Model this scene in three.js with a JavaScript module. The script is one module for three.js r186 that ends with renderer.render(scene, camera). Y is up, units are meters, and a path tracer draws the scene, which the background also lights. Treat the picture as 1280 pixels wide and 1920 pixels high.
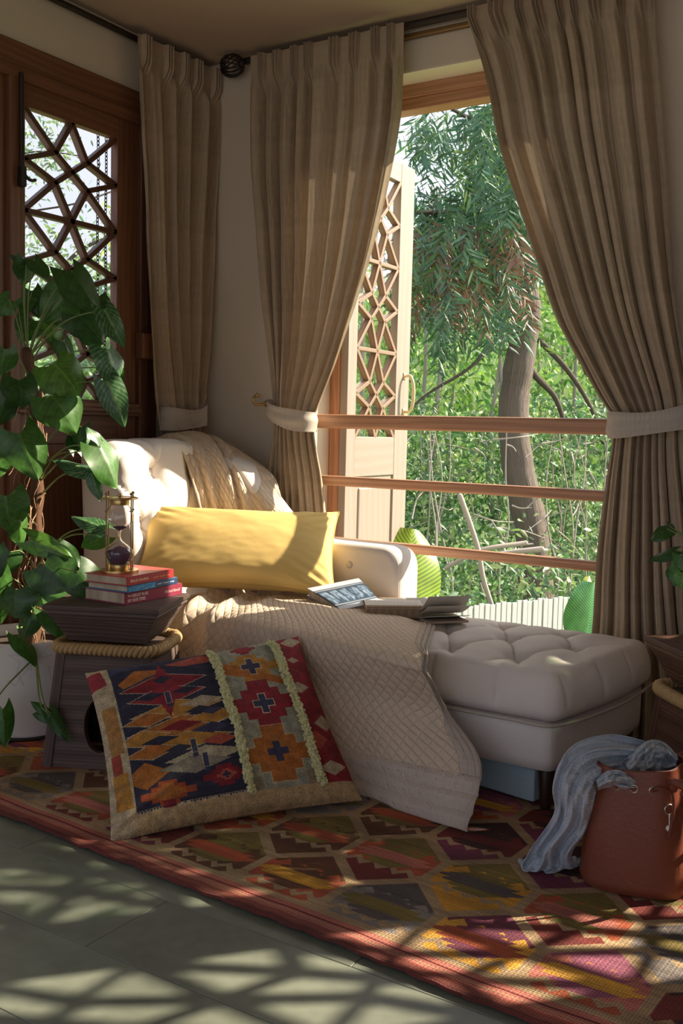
import * as THREE from 'three';
import { mergeGeometries, toCreasedNormals, mergeVertices } from 'three/addons/utils/BufferGeometryUtils.js';
import { RoundedBoxGeometry } from 'three/addons/geometries/RoundedBoxGeometry.js';
import { ImprovedNoise } from 'three/addons/math/ImprovedNoise.js';

// ---------------------------------------------------------------- camera, sky, sun, exposure
const scene = new THREE.Scene();
const camera = new THREE.PerspectiveCamera(53.87, 1280 / 1920, 0.05, 200);
camera.position.set(0, 1.05, 0);
camera.rotation.order = 'YXZ';
camera.rotation.set(THREE.MathUtils.degToRad(-4.7), THREE.MathUtils.degToRad(32.3), THREE.MathUtils.degToRad(1.4));
camera.updateMatrixWorld(true);
const SUN_AZ = THREE.MathUtils.degToRad(41), SUN_EL = THREE.MathUtils.degToRad(34);
const sunDir = new THREE.Vector3(Math.sin(SUN_AZ) * Math.cos(SUN_EL), Math.sin(SUN_EL), -Math.cos(SUN_AZ) * Math.cos(SUN_EL));
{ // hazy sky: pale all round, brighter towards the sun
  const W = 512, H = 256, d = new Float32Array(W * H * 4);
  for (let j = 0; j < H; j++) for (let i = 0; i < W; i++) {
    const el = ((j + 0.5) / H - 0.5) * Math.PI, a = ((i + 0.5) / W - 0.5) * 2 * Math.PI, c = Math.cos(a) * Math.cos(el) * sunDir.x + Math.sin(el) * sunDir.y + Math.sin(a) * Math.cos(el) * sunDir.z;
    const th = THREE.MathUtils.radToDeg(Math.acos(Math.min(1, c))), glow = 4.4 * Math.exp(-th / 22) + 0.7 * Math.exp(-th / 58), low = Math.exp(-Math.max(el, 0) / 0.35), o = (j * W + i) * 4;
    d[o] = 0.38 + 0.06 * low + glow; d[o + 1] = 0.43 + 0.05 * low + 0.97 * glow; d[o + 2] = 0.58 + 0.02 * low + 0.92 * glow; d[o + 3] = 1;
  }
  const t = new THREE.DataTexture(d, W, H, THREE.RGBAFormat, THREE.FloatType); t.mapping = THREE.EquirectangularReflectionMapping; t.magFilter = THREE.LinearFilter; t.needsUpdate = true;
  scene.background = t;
}
const sun = new THREE.DirectionalLight(new THREE.Color().setRGB(1, 0.87, 0.68), 9.0);
sun.position.copy(sunDir).multiplyScalar(14).add(new THREE.Vector3(-1, 0.8, -3));
sun.target.position.set(-1, 0.8, -3);
sun.castShadow = true;
sun.shadow.mapSize.set(4096, 4096);
sun.shadow.radius = 1.0;
Object.assign(sun.shadow.camera, { left: -8, right: 8, top: 8, bottom: -8, near: 0.5, far: 40 });
sun.shadow.bias = -0.0004;
scene.add(sun, sun.target);
const renderer = new THREE.WebGLRenderer({ antialias: true });
renderer.toneMapping = THREE.LinearToneMapping;
renderer.toneMappingExposure = 1.32;
renderer.shadowMap.enabled = true;
renderer.shadowMap.type = THREE.PCFSoftShadowMap;

// ---------------------------------------------------------------- helpers
const V = (x, y, z) => new THREE.Vector3(x, y, z);
const R = (d) => (d * Math.PI) / 180;
let seedState = 12345;
const seed = (n) => { seedState = n >>> 0; };
const rnd = () => { seedState = (seedState + 0x6d2b79f5) >>> 0; let t = seedState; t = Math.imul(t ^ (t >>> 15), t | 1); t ^= t + Math.imul(t ^ (t >>> 7), t | 61); return ((t ^ (t >>> 14)) >>> 0) / 4294967296; };
const rr = (a, b) => a + (b - a) * rnd();
const lerp = (a, b, t) => a + (b - a) * t;
const clamp = (x, a = 0, b = 1) => Math.min(b, Math.max(a, x));
const smooth = (a, b, x) => { const t = clamp((x - a) / (b - a)); return t * t * (3 - 2 * t); };
const perlin = new ImprovedNoise();
const noise = (x, y = 0, z = 0) => perlin.noise(x, y, z);
const fbm = (x, y, z = 0, o = 4) => { let s = 0, a = 0.5; for (let i = 0; i < o; i++) { s += a * noise(x, y, z + i * 7.3); x *= 2.03; y *= 2.03; z *= 2.03; a *= 0.5; } return s; };
const hash = (i, j = 0) => { const s = Math.sin(i * 127.1 + j * 311.7) * 43758.5453; return s - Math.floor(s); };
const taken = {};
function numbered(name) { const n = taken[name] ?? 0; taken[name] = n + 1; return n ? name + '_' + String(n).padStart(3, '0') : name; }
function shade(o) { o.traverse((m) => { if (m.isMesh) { m.castShadow = true; m.receiveShadow = true; } }); return o; }
function mesh(name, geo, mat, parent) { const m = new THREE.Mesh(geo, mat); m.name = name; m.castShadow = m.receiveShadow = true; if (parent) parent.add(m); return m; }
function tag(o, label, category, group) { o.userData.label = label; o.userData.category = category; if (group) o.userData.group = group; return o; }
function thing(name, label, category, pos = [0, 0, 0], turn = 0, group) {
  const o = new THREE.Group(); o.name = numbered(name); o.position.set(...pos); o.rotation.y = turn; scene.add(o); return tag(o, label, category, group);
}
function single(name, geo, mat, label, category, group) { const m = mesh(numbered(name), geo, mat, scene); return tag(m, label, category, group); }
function struct(name, parent = scene) { const o = new THREE.Group(); o.name = name; if (parent === scene) o.userData.kind = 'structure'; parent.add(o); return o; }
// a pixel of the 1280 x 1920 frame as a point on a plane (axis 0, 1, 2 = x, y, z) or at a distance along the view axis
const RAYM = camera.matrixWorld.clone().setPosition(0, 0, 0), FPX = 960 / Math.tan(R(53.87) / 2);
const ray = (px, py) => V((px - 640) / FPX, -(py - 960) / FPX, -1).applyMatrix4(RAYM);
function on(px, py, axis, value) { const r = ray(px, py).toArray(), c = camera.position.toArray(); const t = (value - c[axis]) / r[axis]; return V(c[0] + r[0] * t, c[1] + r[1] * t, c[2] + r[2] * t); }
const at = (px, py, d) => ray(px, py).multiplyScalar(d).add(camera.position);

// geometry
function merge(list) {
  const some = list.some((g) => !g.index), all = list.map((g) => {
    const q = some && g.index ? g.toNonIndexed() : g;
    for (const k of Object.keys(q.attributes)) if (!['position', 'normal', 'uv'].includes(k)) q.deleteAttribute(k);
    if (!q.attributes.uv) q.setAttribute('uv', new THREE.Float32BufferAttribute(new Float32Array(q.attributes.position.count * 2), 2));
    return q;
  });
  return mergeGeometries(all);
}
function cbox(w, h, d, b = 0.004, cx = 0, cy = 0, cz = 0, grain) {
  b = Math.min(b, w * 0.45, h * 0.45, d * 0.45);
  const g = new RoundedBoxGeometry(w, h, d, 1, b);
  boxUV(g, grain ?? (w >= h && w >= d ? 'x' : h >= d ? 'y' : 'z'), cx * 3.7 + cy * 5.1 + cz * 2.3);
  g.translate(cx, cy, cz); return g;
}
function span(x0, y0, z0, x1, y1, z1, b = 0.004, grain) { return cbox(Math.abs(x1 - x0), Math.abs(y1 - y0), Math.abs(z1 - z0), b, (x0 + x1) / 2, (y0 + y1) / 2, (z0 + z1) / 2, grain); }
function boxUV(g, grain = 'x', off = 0) {  // uv in metres: u along the grain
  const p = g.attributes.position, n = g.attributes.normal, uv = new Float32Array(p.count * 2);
  for (let i = 0; i < p.count; i++) {
    const q = { x: p.getX(i), y: p.getY(i), z: p.getZ(i) }, m = { x: Math.abs(n.getX(i)), y: Math.abs(n.getY(i)), z: Math.abs(n.getZ(i)) };
    const other = ['x', 'y', 'z'].filter((k) => k !== grain), flat = m[other[0]] > m[other[1]] ? other[1] : other[0];
    uv[i * 2] = q[grain] + off; uv[i * 2 + 1] = q[flat] + off * 0.37 + (flat === other[0] ? 0 : 0.31);
  }
  g.setAttribute('uv', new THREE.BufferAttribute(uv, 2)); return g;
}
// a bar of rectangular section between two points; 'side' is the direction of the depth
function bar(a, b, w, d, side, bevel = 0.003) {
  const L = a.distanceTo(b), g = cbox(L, w, d, bevel), x = b.clone().sub(a).normalize(), z = side.clone().sub(x.clone().multiplyScalar(side.dot(x))).normalize(), y = z.clone().cross(x);
  g.applyMatrix4(new THREE.Matrix4().makeBasis(x, y, z).setPosition(a.clone().add(b).multiplyScalar(0.5))); return g;
}
function tube(pts, r, seg = 24, rad = 8, closed = false) {
  const c = pts.getPointAt ? pts : new THREE.CatmullRomCurve3(pts.map((p) => (p.isVector3 ? p : V(...p))), closed);
  const g = new THREE.TubeGeometry(c, seg, 1, rad, closed), p = g.attributes.position, cen = V(), o = V();
  for (let i = 0; i <= seg; i++) {
    const t = i / seg, R0 = typeof r === 'function' ? r(t) : r; c.getPointAt(closed ? t % 1 : t, cen);
    for (let j = 0; j <= rad; j++) { const k = i * (rad + 1) + j; o.fromBufferAttribute(p, k).sub(cen).multiplyScalar(R0).add(cen); p.setXYZ(k, o.x, o.y, o.z); }
  }
  if (!closed) return merge([g, capAt(c, 0, r), capAt(c, 1, r)]);
  return g;
}
function capAt(c, t, r) { const R0 = Math.max(typeof r === 'function' ? r(t) : r, 1e-4), g = new THREE.SphereGeometry(R0 * 0.995, 8, 4), p = c.getPointAt(t); g.translate(p.x, p.y, p.z); return g; }
const lathe = (prof, seg = 48) => new THREE.LatheGeometry(prof.map(([x, y]) => new THREE.Vector2(Math.max(x, 1e-5), y)), seg);
// a sheet from fn(u, v) -> Vector3; thick > 0 gives it a back and edges; uvS gives the size of uv in metres
function sheet(nu, nv, fn, thick = 0, uvS = [1, 1], range = [0, 1, 0, 1], wrapU = false) {
  const pos = [], uv = [], idx = [], P = [];
  for (let j = 0; j <= nv; j++) for (let i = 0; i <= nu; i++) {
    const u = lerp(range[0], range[1], i / nu), v = lerp(range[2], range[3], j / nv), p = fn(u, v); P.push(p);
    pos.push(p.x, p.y, p.z); uv.push(u * uvS[0], v * uvS[1]);
  }
  const W = nu + 1;
  for (let j = 0; j < nv; j++) for (let i = 0; i < nu; i++) { const a = j * W + i; idx.push(a, a + W, a + 1, a + 1, a + W, a + W + 1); }
  const g = new THREE.BufferGeometry();
  g.setAttribute('position', new THREE.Float32BufferAttribute(pos, 3)); g.setAttribute('uv', new THREE.Float32BufferAttribute(uv, 2)); g.setIndex(idx); g.computeVertexNormals();
  if (!thick) return g;
  const n = g.attributes.normal, N = P.length, front = g;
  const bp = new Float32Array(pos), bi = [];
  for (let i = 0; i < N; i++) { bp[i * 3] -= n.getX(i) * thick; bp[i * 3 + 1] -= n.getY(i) * thick; bp[i * 3 + 2] -= n.getZ(i) * thick; }
  for (let k = 0; k < idx.length; k += 3) bi.push(idx[k], idx[k + 2], idx[k + 1]);
  const back = new THREE.BufferGeometry();
  back.setAttribute('position', new THREE.BufferAttribute(bp, 3)); back.setAttribute('uv', new THREE.Float32BufferAttribute(uv, 2)); back.setIndex(bi); back.computeVertexNormals();
  const loop = [];
  for (let i = 0; i < nu; i++) loop.push(i);
  for (let j = 0; j < nv; j++) loop.push(j * W + nu);
  for (let i = nu; i > 0; i--) loop.push(nv * W + i);
  for (let j = nv; j > 0; j--) loop.push(j * W);
  const ep = [], eu = [], ei = [];
  loop.push(loop[0]);
  loop.forEach((k, i) => { ep.push(pos[k * 3], pos[k * 3 + 1], pos[k * 3 + 2], bp[k * 3], bp[k * 3 + 1], bp[k * 3 + 2]); eu.push(uv[k * 2], uv[k * 2 + 1], uv[k * 2], uv[k * 2 + 1]); if (i) ei.push(i * 2 - 2, i * 2, i * 2 - 1, i * 2 - 1, i * 2, i * 2 + 1); });
  const edge = new THREE.BufferGeometry();
  edge.setAttribute('position', new THREE.Float32BufferAttribute(ep, 3)); edge.setAttribute('uv', new THREE.Float32BufferAttribute(eu, 2)); edge.setIndex(ei); edge.computeVertexNormals();
  return merge([front, back, edge]);
}
// smooth surface through a grid of control points rows[v][u]
function loft(rows) {
  const cr = (p0, p1, p2, p3, t) => { const t2 = t * t, t3 = t2 * t; return 0.5 * (2 * p1 + (p2 - p0) * t + (2 * p0 - 5 * p1 + 4 * p2 - p3) * t2 + (3 * p1 - p0 - 3 * p2 + p3) * t3); };
  const pick = (list, t, f) => { const n = list.length - 1, s = clamp(t) * n, i = Math.min(Math.floor(s), n - 1), g = (k) => f(list[clamp(k, 0, n)]); const a = g(i - 1), b = g(i), c = g(i + 1), d = g(i + 2), w = s - i; return V(cr(a.x, b.x, c.x, d.x, w), cr(a.y, b.y, c.y, d.y, w), cr(a.z, b.z, c.z, d.z, w)); };
  return (u, v) => pick(rows, v, (row) => pick(row, u, (p) => p));
}
// the same surface with v running evenly along its length
function evenV(S) { const N = 200, L = [0]; let p = S(0.6, 0); for (let i = 1; i <= N; i++) { const q = S(0.6, i / N); L.push(L[i - 1] + p.distanceTo(q)); p = q; } return (u, v) => { const s = clamp(v) * L[N]; let a = 0, b = N; while (b - a > 1) { const m = (a + b) >> 1; if (L[m] <= s) a = m; else b = m; } return S(u, (a + (s - L[a]) / (L[a + 1] - L[a] || 1)) / N); }; }
const polyline = (pts) => { const n = pts.length - 1, L = [0]; for (let i = 0; i < n; i++) L.push(L[i] + pts[i].distanceTo(pts[i + 1])); const c = loft([pts, pts]); return (t) => { const s = clamp(t) * L[n]; let i = 0; while (i < n - 1 && L[i + 1] < s) i++; return c((i + (s - L[i]) / (L[i + 1] - L[i] || 1)) / n, 0); }; };
// rounded block, subdivided, then moved by warp(p, n) -> Vector3
function softBox(w, h, d, r, seg, warp) {
  let g = new THREE.BoxGeometry(w, h, d, ...seg); g = mergeVertices((g.deleteAttribute('uv'), g.deleteAttribute('normal'), g), 1e-5);
  const p = g.attributes.position, v = V(), c = V();
  const fit = (x, half) => { const s = x / half; return x; };
  for (let i = 0; i < p.count; i++) {
    v.fromBufferAttribute(p, i); fit(v.x, w / 2);
    c.set(clamp(v.x, -w / 2 + r, w / 2 - r), clamp(v.y, -h / 2 + r, h / 2 - r), clamp(v.z, -d / 2 + r, d / 2 - r));
    const n = v.clone().sub(c); const len = n.length(); n.divideScalar(len || 1);
    const q = len > 1e-6 ? c.clone().addScaledVector(n, r) : v.clone();
    const o = warp ? warp(q, n) : q; p.setXYZ(i, o.x, o.y, o.z);
  }
  g.computeVertexNormals();
  const uv = new Float32Array(p.count * 2), nn = g.attributes.normal;
  for (let i = 0; i < p.count; i++) { const a = [Math.abs(nn.getX(i)), Math.abs(nn.getY(i)), Math.abs(nn.getZ(i))], k = a.indexOf(Math.max(...a)); uv[i * 2] = k === 0 ? p.getZ(i) : p.getX(i); uv[i * 2 + 1] = k === 1 ? p.getZ(i) : p.getY(i); }
  g.setAttribute('uv', new THREE.BufferAttribute(uv, 2)); return g;
}
function crossBox(size, segs) { return [Math.max(2, Math.round(size[0] / segs)), Math.max(2, Math.round(size[1] / segs)), Math.max(2, Math.round(size[2] / segs))]; }

// ---------------------------------------------------------------- textures
function dataTex(w, h, fn, srgb = true) {
  const d = new Uint8Array(w * h * 4);
  for (let y = 0; y < h; y++) for (let x = 0; x < w; x++) { const c = fn(x / w, y / h, x, y), o = (y * w + x) * 4; for (let k = 0; k < 3; k++) d[o + k] = clamp(Array.isArray(c) ? c[k] : c) * 255; d[o + 3] = 255; }
  const t = new THREE.DataTexture(d, w, h); t.wrapS = t.wrapT = THREE.RepeatWrapping; t.magFilter = THREE.LinearFilter; t.minFilter = THREE.LinearMipmapLinearFilter; t.generateMipmaps = true;
  if (srgb) t.colorSpace = THREE.SRGBColorSpace; t.needsUpdate = true; return t;
}
function canvasTex(w, h, draw, srgb = true) {
  const c = document.createElement('canvas'); c.width = w; c.height = h; draw(c.getContext('2d'), w, h);
  const t = new THREE.CanvasTexture(c); t.magFilter = THREE.LinearFilter; if (srgb) t.colorSpace = THREE.SRGBColorSpace; t.wrapS = t.wrapT = THREE.RepeatWrapping; return t;
}
const rep = (t, x, y) => { const c = t.clone(); c.repeat.set(x, y); c.needsUpdate = true; return c; };
// tileable noise: value noise on a lattice of period n
function tile(n, s) { return (u, v, o = 4) => { let sum = 0, a = 0.5, f = n; for (let k = 0; k < o; k++) { const x = u * f, y = v * f, i = Math.floor(x), j = Math.floor(y), fx = x - i, fy = y - j, ux = fx * fx * (3 - 2 * fx), uy = fy * fy * (3 - 2 * fy), h = (p, q) => hash(((p % f) + f) % f + s * 13.1 + k * 57, ((q % f) + f) % f + s * 7.7); sum += a * lerp(lerp(h(i, j), h(i + 1, j), ux), lerp(h(i, j + 1), h(i + 1, j + 1), ux), uy); a *= 0.5; f *= 2; } return sum; }; }
const mix3 = (a, b, t) => [lerp(a[0], b[0], t), lerp(a[1], b[1], t), lerp(a[2], b[2], t)];
function woodTex(s, dark, light, rings = 9) {  // u along the grain, one tile = 1 m x 0.25 m
  const n1 = tile(2, s), n2 = tile(4, s + 3), n3 = tile(6, s + 5);
  return dataTex(512, 256, (u, v) => {
    const warp = n1(u, v, 3) * 1.6, ring = 0.5 + 0.5 * Math.sin((v * rings + warp) * Math.PI * 2), fibre = n2(u * 1, (v * 24) % 1, 4), streak = n3((u * 1) % 1, (v * 6) % 1, 3);
    return mix3(dark, light, clamp(0.15 + 0.38 * ring * 0.8 + 0.55 * (fibre - 0.25) + 0.3 * (streak - 0.3)));
  });
}
const T = {};
T.wood = woodTex(1, [0.70, 0.66, 0.62], [1, 1, 1]);
T.woodFine = woodTex(9, [0.90, 0.87, 0.84], [1, 1, 1], 5);
T.woodDark = woodTex(4, [0.50, 0.46, 0.44], [1, 1, 1], 6);
{ const a = tile(4, 21), b = tile(16, 22); T.plaster = dataTex(256, 256, (u, v) => 0.5 + 0.5 * (a(u, v, 4) - 0.45) + 0.3 * (b(u, v, 3) - 0.45), false); }
{ const a = tile(8, 31); T.weave = dataTex(256, 256, (u, v) => { const x = u * 64, y = v * 64, o = (Math.floor(x) + Math.floor(y)) % 2; return 0.35 + 0.4 * (o ? Math.sin((x % 1) * Math.PI) : Math.sin((y % 1) * Math.PI)) + 0.5 * (a(u, v, 3) - 0.45); }, false); }
{ const a = tile(3, 35), b = tile(8, 36); T.slub = dataTex(256, 256, (u, v) => { const h = a(u * 1, (v * 8) % 1, 4), w = b((u * 8) % 1, v, 3); return 0.90 + 0.05 * (h - 0.45) + 0.20 * (w - 0.45); }); }
{ const a = tile(6, 41), b = tile(24, 42); T.leather = dataTex(256, 256, (u, v) => 0.5 + 0.7 * (a(u, v, 4) - 0.45) + 0.5 * (b(u, v, 2) - 0.4), false); }
{ const a = tile(3, 51), b = tile(10, 52), c = tile(40, 53); T.stone = dataTex(512, 512, (u, v) => { const k = 0.86 + 0.24 * (a(u, v, 4) - 0.45) + 0.16 * (b(u, v, 3) - 0.45) + 0.1 * (c(u, v, 2) - 0.45); return [k, k * 1.0, k * 0.98]; }); }
const std = (rgb, rough = 0.8, o = {}) => new THREE.MeshPhysicalMaterial({ color: new THREE.Color().setRGB(...rgb), roughness: rough, ...o });
const M = {
  wall: std([0.62, 0.54, 0.43], 0.92, { bumpMap: rep(T.plaster, 1, 1), bumpScale: 0.0015 }),
  soffit: std([0.70, 0.64, 0.56], 0.9),
  ceiling: std([0.47, 0.37, 0.28], 0.95),
  floor: std([0.265, 0.29, 0.235], 0.42, { map: rep(T.stone, 1.1, 1.1) }),
  floorB: std([0.25, 0.277, 0.225], 0.45, { map: rep(T.stone, 1.1, 1.1) }),
  grout: std([0.12, 0.12, 0.10], 0.9),
  frame: std([0.25, 0.108, 0.055], 0.48, { map: rep(T.wood, 1, 4), bumpMap: rep(T.wood, 1, 4), bumpScale: 0.0006 }),
  frameDark: std([0.17, 0.075, 0.04], 0.5, { map: rep(T.wood, 1, 4) }),
  pine: std([0.33, 0.29, 0.255], 0.55, { map: rep(T.woodFine, 1, 4) }),
  teak: std([0.66, 0.36, 0.21], 0.4, { map: rep(T.wood, 1, 4) }),
  linen: std([0.53, 0.41, 0.285], 0.95, { map: rep(T.slub, 3, 3), bumpMap: rep(T.weave, 6, 6), bumpScale: 0.0006, side: THREE.DoubleSide, transmission: 0.10 }),
  linenBand: std([0.60, 0.53, 0.45], 0.9, { map: rep(T.slub, 4, 4), bumpMap: rep(T.weave, 6, 6), bumpScale: 0.0006 }),
  brass: std([0.62, 0.43, 0.19], 0.3, { metalness: 1 }),
  brassDark: std([0.30, 0.20, 0.10], 0.4, { metalness: 1 }),
  iron: std([0.05, 0.04, 0.035], 0.5, { metalness: 0.7 }),
  steel: std([0.55, 0.52, 0.48], 0.3, { metalness: 1 }),
  glass: std([1, 1, 1], 0.0, { transmission: 1, thickness: 0, ior: 1.5, transparent: false }),
};
// ---------------------------------------------------------------- room shell
const XL = -2.9, ZR = -3.42, XR = 2.3, ZB = 1.7, YC = 2.575, TH = 0.2;
function wallBox(parent, x0, y0, z0, x1, y1, z1, mat = M.wall) { const g = span(x0, y0, z0, x1, y1, z1, 0.002); return mesh('wall_panel', g, mat, parent); }
{
  const w = struct('wall_right');                      // openings: window_2 and window_3
  const z0 = ZR, z1 = ZR - TH, O = [[-2.31, -1.02], [-0.48, 1.08]], y0 = 0.29, y1 = 2.396;
  let x = XL - TH;
  for (const [a, b] of O) { wallBox(w, x, 0, z0, a, YC, z1); wallBox(w, a, y1, z0, b, YC, z1); wallBox(w, a, -0.05, z0, b, y0, z1); x = b; }
  wallBox(w, x, 0, z0, XR + TH, YC, z1);
  mesh('soffit', span(-2.31, y1 - 0.004, z0 - 0.002, -1.02, y1, z1 + 0.05, 0.001), M.soffit, w);
  const l = struct('wall_left');                       // openings: window_1, plus an unseen one added for fill light
  wallBox(l, XL, 0, ZR, XL - TH, YC, -3.12); wallBox(l, XL, 2.354, -3.12, XL - TH, YC, -1.80); wallBox(l, XL, 0, -1.80, XL - TH, YC, -1.0); wallBox(l, XL, 2.4, -1.0, XL - TH, YC, 1.5); wallBox(l, XL, 0, 1.5, XL - TH, YC, ZB + TH);
  const b = struct('wall_back'); wallBox(b, XL - TH, 0, ZB, -2.4, YC, ZB + TH); wallBox(b, 2.0, 0, ZB, XR + TH, YC, ZB + TH); wallBox(b, -2.4, 2.45, ZB, 2.0, YC, ZB + TH);  // wide unseen opening behind the camera, added to let in fill light
  const r = struct('wall_far_right'); wallBox(r, XR, 0, ZR, XR + TH, YC, ZB);
  const c = struct('ceiling'); mesh('ceiling_slab', span(XL - TH, YC, ZR - TH, XR + TH, YC + 0.15, ZB + TH, 0.002), M.ceiling, c);
  const f = struct('floor'); mesh('floor_bed', span(XL - TH, -0.2, ZR - TH, XR + TH, -0.012, ZB + TH, 0.002), M.grout, f);
  const g = [cbox(0.9585, 0.02, 0.2385, 0.0015), cbox(0.9585, 0.02, 0.2385, 0.0015, 0.31, 0, 0.17)]; g[1].translate(-0.31, 0, -0.17);
  for (let j = 0; j < 22; j++) for (let i = 0; i < 6; i++) {
    const px = XL + 0.48 + i * 0.96 - (j % 2 ? 0.48 : 0), pz = -3.3 + j * 0.24 + 0.115; if (pz > ZB || px > XR + 0.3) continue;
    const t = mesh('floor_tile', g[(i * 3 + j) % 2], hash(i, j) > 0.5 ? M.floor : M.floorB, f); t.position.set(px, -0.01, pz);
  }
}

// ---------------------------------------------------------------- lattice windows
function latticePlan(W, v0, v1, starTop, P) {  // bars and panes of the pentagon lattice, clipped to [0, W] x [v0, v1]
  const bars = [], panes = [], A = W * 0.335, B = W * 0.68, C = W * 0.505;
  for (let vs = starTop; vs > v0 - P; vs -= P) {
    const l = [C, vs], j = [0, vs], m = [W, vs], h = [A, vs + 0.355 * P], k = [B, vs + 0.35 * P], g = [C, vs + 0.5 * P], F = [0, vs + 0.5 * P], I = [W, vs + 0.5 * P], b = [A, vs + 0.645 * P], d = [B, vs + 0.65 * P], l2 = [C, vs + P], j2 = [0, vs + P], m2 = [W, vs + P];
    for (const s of [[j, l], [l, m], [l, h], [l, k], [j, h], [m, k], [h, F], [h, g], [k, g], [k, I], [b, F], [b, g], [d, g], [d, I], [b, l2], [b, j2], [d, l2], [d, m2]]) bars.push(s);
    for (const q of [[j, l, h], [l, m, k], [l, k, g, h], [j, h, F], [m, I, k], [F, h, g, b], [g, k, I, d], [b, g, d, l2], [F, b, j2], [d, I, m2], [b, l2, j2], [d, m2, l2]]) panes.push(q);
  }
  const cut = (poly, f) => { const o = []; poly.forEach((p, i) => { const q = poly[(i + 1) % poly.length], a = f(p), c = f(q); if (a >= 0) o.push(p); if (a * c < 0) { const t = a / (a - c); o.push([lerp(p[0], q[0], t), lerp(p[1], q[1], t)]); } }); return o; };
  const clipBar = ([p, q]) => { for (const f of [(x) => x[1] - v0, (x) => v1 - x[1]]) { const a = f(p), c = f(q); if (a < -1e-9 && c < -1e-9) return null; if (a * c < -1e-12) { const t = a / (a - c), x = [lerp(p[0], q[0], t), lerp(p[1], q[1], t)]; if (a < 0) p = x; else q = x; } } return Math.hypot(p[0] - q[0], p[1] - q[1]) > 0.012 && !(p[1] >= v1 - 1e-6 && q[1] >= v1 - 1e-6) ? [p, q] : null; };
  return { bars: bars.map(clipBar).filter(Boolean), panes: panes.map((p) => cut(cut(p, (x) => x[1] - v0), (x) => v1 - x[1])).filter((p) => p.length > 2) };
}
// one leaf: local x from the hinge to the free edge, y up, z across the thickness (inside is +z)
function leafParts(root, o) {
  const { w, y0, y1, u0, u1, v0, v1, star, P, wood, barMat, t = 0.04 } = o, mid = v0 - 0.17;
  const fr = [span(0, y0, -t / 2, u0, y1, t / 2, 0.004, 'y'), span(u1, y0, -t / 2, w, y1, t / 2, 0.004, 'y'), span(u0 - 0.002, v1, -t / 2 + 0.001, u1 + 0.002, y1, t / 2 - 0.001, 0.003, 'x'), span(u0 - 0.002, mid, -t / 2 + 0.001, u1 + 0.002, v0, t / 2 - 0.001, 0.003, 'x'), span(u0 - 0.002, y0, -t / 2 + 0.001, u1 + 0.002, y0 + 0.1, t / 2 - 0.001, 0.003, 'x')];
  const sash = mesh('sash', merge(fr), wood, root);
  const panel = merge([span(u0 - 0.003, y0 + 0.098, -0.009, u1 + 0.003, mid + 0.002, 0.009, 0.002, 'y'), span(u0 + 0.045, y0 + 0.145, -0.017, u1 - 0.045, mid - 0.045, 0.017, 0.012, 'y')]);
  mesh('panel', panel, wood, sash);
  const plan = latticePlan(u1 - u0, v0, v1, star, P), gz = -0.004;
  for (const [a, b] of plan.bars) { const ex = 0.004, dx = b[0] - a[0], dy = b[1] - a[1], L = Math.hypot(dx, dy); mesh('lattice_bar', bar(V(u0 + a[0] - dx / L * ex, a[1] - dy / L * ex, 0.002), V(u0 + b[0] + dx / L * ex, b[1] + dy / L * ex, 0.002), o.barW ?? 0.019, 0.03, V(0, 0, 1), 0.002), barMat ?? wood, sash); }
  for (const p of plan.panes) { const s = new THREE.ShapeGeometry(new THREE.Shape(p.map(([x, y]) => new THREE.Vector2(u0 + x, y)))); s.translate(0, 0, gz); mesh('glass_pane', s, M.glass, sash); }
  return sash;
}
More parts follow.
